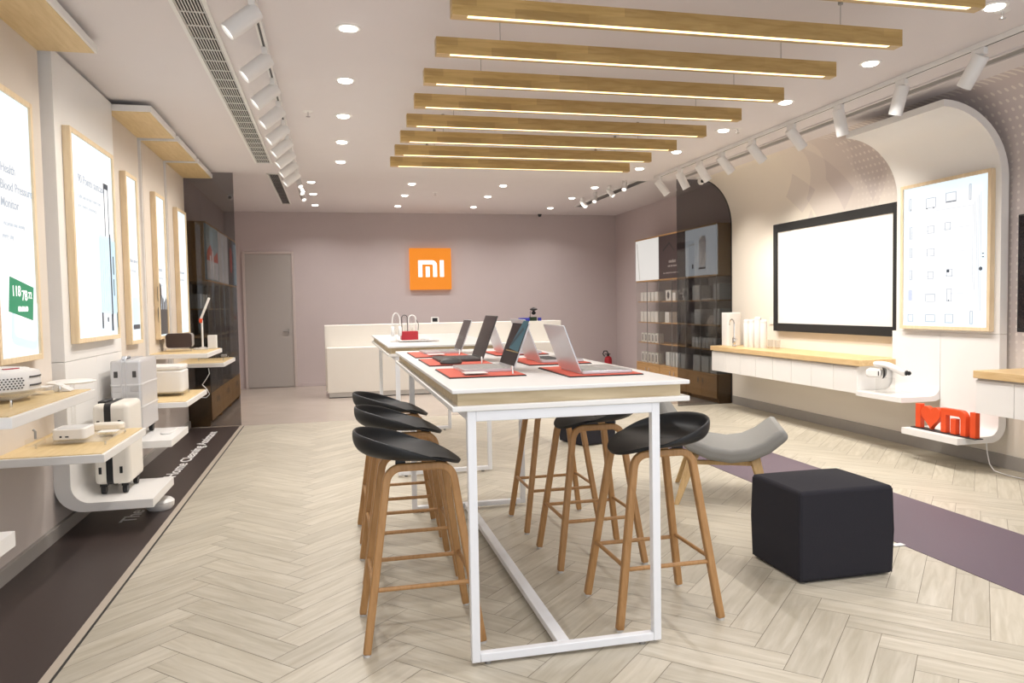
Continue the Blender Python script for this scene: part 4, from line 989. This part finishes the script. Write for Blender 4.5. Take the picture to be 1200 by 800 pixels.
for i, (y0, y1) in enumerate(((2.925, 3.355), (3.56, 4.035), (4.18, 4.67))):
    nm = ('nearest', 'middle', 'farthest')[i]
    deskmat(.435, .745, y0, y1, f'{nm} red desk mat on the nearest table, left side under dark screens')
for i, (y0, y1) in enumerate(((2.785, 3.245), (3.40, 3.86), (4.13, 4.52))):
    nm = ('nearest', 'middle', 'farthest')[i]
    deskmat(.88, 1.185, y0, y1, f'{nm} red desk mat on the nearest table, right side under laptop backs')
laptop(.732, 3.09, 3.378, 1, 0, SILVER, KEYB, 'open laptop with teal picture on its dark screen, nearest on the left side', True, .205)
laptop(.722, 3.722, 4.02, 1, 0, DGREY, KEYD, 'open dark laptop with black screen, middle of the left side', False, .232)
laptop(.725, 4.40, 4.66, 1, 0, SILVER, KEYB, 'open laptop with black screen, farthest on the left side', False, .200)
laptop(.945, 2.83, 3.118, -1, 0, SILVER, KEYB, 'open silver laptop seen from behind, nearest on the right side', False, .200)
laptop(.957, 3.47, 3.765, -1, 0, SILVER, KEYD, 'open silver laptop seen from behind, middle of the right side')
laptop(.94, 4.16, 4.44, -1, 0, SILVER, KEYB, 'open silver laptop seen from behind, farthest on the right side', False, .185)
def card_holder(x0, x1, y0, y1, label):
    t = thing('price_tag', label, 'price tag', ((x0+x1)/2, (y0+y1)/2, ZT+.006), 'price tags before the left laptops')
    part('acrylic', B().box(x0, x1, y0, y1, ZT+.006, ZT+.014), ACRYL, t, smooth=False)
    part('paper', B().box(x0+.004, x1-.004, y0+.004, y1-.004, ZT+.0142, ZT+.0152), WHITE, t)
card_holder(.50, .60, 2.955, 3.05, 'white acrylic price tag on the nearest left red mat')
card_holder(.51, .61, 4.21, 4.30, 'white acrylic price tag on the farthest left red mat')
single('computer_mouse', B().lathe([(0, 0), (.05, 0), (.055, .008), (.045, .022), (.02, .03), (0, .031)], (.545, 3.60, ZT+.0065), 24, sx=1.0, sy=.6), DGREY, 'grey mouse on the middle left red mat', 'mouse')
for k, (x, y) in enumerate(((.728, 3.08), (.72, 3.70), (.722, 4.38))):
    pts = [(x-.005, y+.012, ZT+.012), (x-.01, y-.02, ZT+.03), (x-.015, y-.05, ZT+.028), (x-.02, y-.075, ZT+.010), (x-.03, y-.12, ZT+.009)]
    single('charging_cable', B().tube(pts, .003, 6), CABLEW, f'white charging cable at the {("nearest", "middle", "farthest")[k]} laptop on the left side', 'cable', 'laptop charging cables')
single('phone', B().prism(rrect(1.10, 1.19, 3.66, 3.72, .008), 2, ZT, ZT+.008), DGREY, 'dark flat phone lying at the right table edge behind the nearest silver laptop', 'phone')

# things on the second table
t = thing('tray', 'thin clear tray on the second table under the red box', 'tray', (.68, 6.2, ZT))
part('plate', B().box(.51, .83, 6.08, 6.52, ZT, ZT+.012), ACRYL, t, smooth=False)
part('paper', B().box(.52, .82, 6.09, 6.51, ZT+.0122, ZT+.0132), WHITE, t)
t = thing('earphone_display', 'deep red box with clear posts carrying thin headphones, second table', 'display stand', (.61, 6.3, ZT+.013))
part('red_block', B().box(.545, .68, 6.25, 6.40, ZT+.013, ZT+.083), REDD, t, bevel=.003)
def hoop(x, z0, w, h, r, y=6.3): return [(x-w/2, y, z0)] + [(x-w/2*math.cos(a), y, z0+h+w/2*math.sin(a)) for a in [PI*i/8 for i in range(9)]] + [(x+w/2, y, z0)]
part('clear_post', B().box(.568, .590, 6.30, 6.32, ZT+.083, ZT+.22).box(.625, .645, 6.30, 6.32, ZT+.083, ZT+.22), ACRYL, t, smooth=False)
part('headphone_band', B().tube(hoop(.575, ZT+.085, .045, .11, 0), .0035, 6), DGREY, t, label='dark thin headphone band')
part('headphone_band', B().tube(hoop(.637, ZT+.085, .06, .10, 0), .006, 6), WHITE, t, label='white thin headphone band')
part('headphone_cord', B().tube([(.665, 6.3, ZT+.19), (.69, 6.3, ZT+.14), (.685, 6.3, ZT+.09)], .003, 6), DGREY, t)
t = thing('headphones', 'large white headphones on a clear stand, left on the second table', 'headphones', (.50, 6.25, ZT))
part('stand', B().lathe([(.05, 0), (.05, .008), (.01, .012), (.01, .22), (0, .22)], (.495, 6.27, ZT), 16), ACRYL, t)
part('headband', B().sweep([(.47, 6.27, ZT+.10)] + [(.503-.03*math.cos(a), 6.27, ZT+.17+.065*math.sin(a)) for a in [PI*i/10 for i in range(11)]] + [(.533, 6.27, ZT+.10)], (0, 1, 0), .010, .022), WHITE, t, bevel=.002)
part('ear_cup', B().tube([(.462, 6.27, ZT+.085), (.486, 6.27, ZT+.085)], .042, 18), WHITE, t, bevel=.004)
part('ear_cup', B().tube([(.522, 6.27, ZT+.085), (.546, 6.27, ZT+.085)], .042, 18), WHITE, t, bevel=.004)
single('white_disc', B().lathe([(0, 0), (.035, 0), (.038, .006), (.03, .012), (0, .013)], (.735, 6.25, ZT+.0135), 24), WHITE, 'small white round gadget right of the red box on the second table', 'gadget')

# ------------------------------------------------------------------ bar stools
def stool():
    t = thing('bar_stool', 'black shell bar stool with oak legs, nearest left side of the table', 'stool', (0, 0, 0), 'bar stools around the nearest table')
    def f(u, v):
        a = 2*PI*u; q = max(v, .0001)*PI/2; r = math.sin(q)
        c, s = math.cos(a), math.sin(a)
        rx = .20 if c > 0 else .205
        r = math.sin(q)**.571; up_ = 1-max(0, math.cos(q))**.571
        h = .05 - .0725*c - .0175*c*c
        z = .686 + (h*up_ if h > 0 else h*r**3.5)
        return (-.035 + rx*r*c, .222*r*s*(1-.10*max(0, c)**2), z)
    st = part('seat_shell', B().grid(f, 44, 18, wrap=True), SEATM, t, solid=.013, sub=1)
    # black brackets
    for y in (-.105, .105):
        for x in (-.07, .08): part('bracket', B().box(x-.018, x+.018, y-.014, y+.014, .670, .690), BLACK, t)
    for s in (-1, 1):
        top, foot, zt = .125*s, .188*s, .662
        hx, fx, r = .118, .212, .055
        def P(x, z): return (x, top + (foot-top)*(zt-z)/zt, z)
        pts = [P(-fx, .006)]
        k = (fx-hx)/zt
        # straight leg up to the bend, quarter bend, top bar
        for q in range(1, 6): z = (zt-r)*q/5; pts.append(P(-fx + k*z, z))
        c = (-fx + k*(zt-r) + r*1.02, zt-r)
        for q in range(1, 8):
            a = PI/2*q/8; pts.append(P(c[0]-r*math.cos(a), c[1]+r*math.sin(a)))
        pts.append(P(c[0], zt)); pts.append(P(0, zt))
        full = pts + [(-x, y, z) for x, y, z in pts[-2::-1]]
        nrm = Vector((0, zt, (foot-top))).normalized()
        part('leg_arch', B().sweep(full, nrm, .029, .030), WLEG, t, bevel=.006, bseg=3)
        for sx in (-1, 1): part('foot_cap', B().lathe([(0, 0), (.014, 0), (.014, .008), (0, .008)], (sx*fx, foot, 0), 12), mat('clear_cap', (.6, .58, .56), .3), t)
    zr = .228; xr = .212-.142*zr; yr = .188-.095*zr
    for s in (-1, 1): part('foot_rod', B().tube([(-xr, s*yr, zr), (xr, s*yr, zr)], .0085, 10), WLEG, t)
    for s in (-1, 1): part('foot_rod', B().tube([(s*(xr+.002), -yr, zr+.012), (s*(xr+.002), yr, zr+.012)], .0085, 10), WLEG, t)
    return t
s0 = stool(); s0.location = (.298, 2.915, 0)
nm = ('nearest', 'middle', 'farthest')
for i, y in ((1, 3.615), (2, 4.225)):
    dup(s0, (.315+.008*i, y, 0), f'black shell bar stool with oak legs, {nm[i]} left side of the table')
for i, (x, y) in enumerate(((1.245, 2.868), (1.215, 3.545), (1.212, 4.165))):
    dup(s0, (x, y, 0), f'black shell bar stool with oak legs, {nm[i]} right side of the table', rz=PI)

# ------------------------------------------------------------------ lounge seat and ottomans
CX, CY = 2.47, 4.43
t = thing('lounge_chair', 'grey upholstered scoop lounge chair with pale wooden legs beside the ottoman', 'chair', (CX, CY, 0))
up = [(-.42, .69), (-.385, .585), (-.315, .485), (-.22, .405), (-.11, .36), (0, .345), (.10, .36), (.185, .40), (.25, .45), (.30, .485)]
def shell():
    b = B(); n = len(up); lo = []
    th = [.055, .065, .075, .08, .085, .085, .085, .085, .08, .07]
    for i, p in enumerate(up):
        a = up[max(0, i-1)]; c = up[min(n-1, i+1)]; dx, dz = c[0]-a[0], c[1]-a[1]; L = math.hypot(dx, dz)
        lo.append((CX+p[0]+dz/L*th[i], p[1]-dx/L*th[i]))
    b.prism([(CX+x, z) for x, z in up] + lo[::-1], 1, CY-.30, CY+.30); return b
part('upholstery', shell(), FABG, t, bevel=.032, bseg=4)
def leg4(x, y, xt, yt, zt=.26):
    b = B(); A, C = Vector((CX+x, CY+y, 0)), Vector((CX+xt, CY+yt, zt)); a, c = .015, .032
    v = [b.bm.verts.new((A.x+i*a, A.y+j*a, 0)) for i, j in ((-1, -1), (1, -1), (1, 1), (-1, 1))] + [b.bm.verts.new((C.x+i*c, C.y+j*c, zt)) for i, j in ((-1, -1), (1, -1), (1, 1), (-1, 1))]
    for f in ((3, 2, 1, 0), (4, 5, 6, 7), (0, 1, 5, 4), (1, 2, 6, 5), (2, 3, 7, 6), (3, 0, 4, 7)): b.bm.faces.new([v[i] for i in f])
    return b
for x, y, xt, yt in ((-.33, -.30, -.22, -.20), (.22, -.30, .14, -.20), (-.33, .30, -.22, .20), (.22, .30, .14, .20)):
    part('leg', leg4(x, y, xt, yt, .30), WLEGP, t, bevel=.004)
for y in (-.20, .20): part('under_frame', B().box(CX-.22, CX+.14, CY+y-.014, CY+y+.014, .235, .262), WLEGP, t, bevel=.003)
t.rotation_euler = (0, 0, math.radians(-26))
def ottoman(cx, cy_, s, h, a, label, sy=None):
    sy = sy or s
    t = thing('ottoman', label, 'ottoman', (cx, cy_, 0))
    b = B().box(cx-s/2, cx+s/2, cy_-sy/2, cy_+sy/2, .006, h)
    bmesh.ops.subdivide_edges(b.bm, edges=b.bm.edges[:], cuts=5, use_grid_fill=True)
    for v in b.bm.verts:
        if v.co.z > h-.001:
            q = (1-((v.co.x-cx)/(s/2))**2)*(1-((v.co.y-cy_)/(sy/2))**2); v.co.z += .014*q
        else:
            q = 1-((v.co.z-h/2)/(h/2))**2; v.co.x += (v.co.x-cx)*.02*q; v.co.y += (v.co.y-cy_)*.02*q
    part('cushion', b, FABB, t, bevel=.016, bseg=3)
    sm = B()
    for i, j in ((-1, -1), (1, -1), (1, 1), (-1, 1)):
        x, y = cx+i*(s/2-.001), cy_+j*(sy/2-.001); sm.tube([(x-i*.003, y-j*.003, .012), (x+i*.002, y+j*.002, h/2), (x-i*.003, y-j*.003, h-.014)], .0028, 6)
    part('seam_piping', sm, FABB, t)
    for i, j in ((-1, -1), (1, -1), (1, 1), (-1, 1)): part('glide', B().lathe([(0, 0), (.018, 0), (.018, .01), (0, .01)], (cx+i*s*.4, cy_+j*sy*.4, 0), 12), BLACK, t); t.rotation_euler = (0, 0, a); return t
ottoman(2.205, 3.11, .475, .41, .0, 'large charcoal fabric cube ottoman in front at right', .395)
ottoman(2.22, 6.52, .36, .38, .35, 'second charcoal cube ottoman farther back, seen between the stool legs')
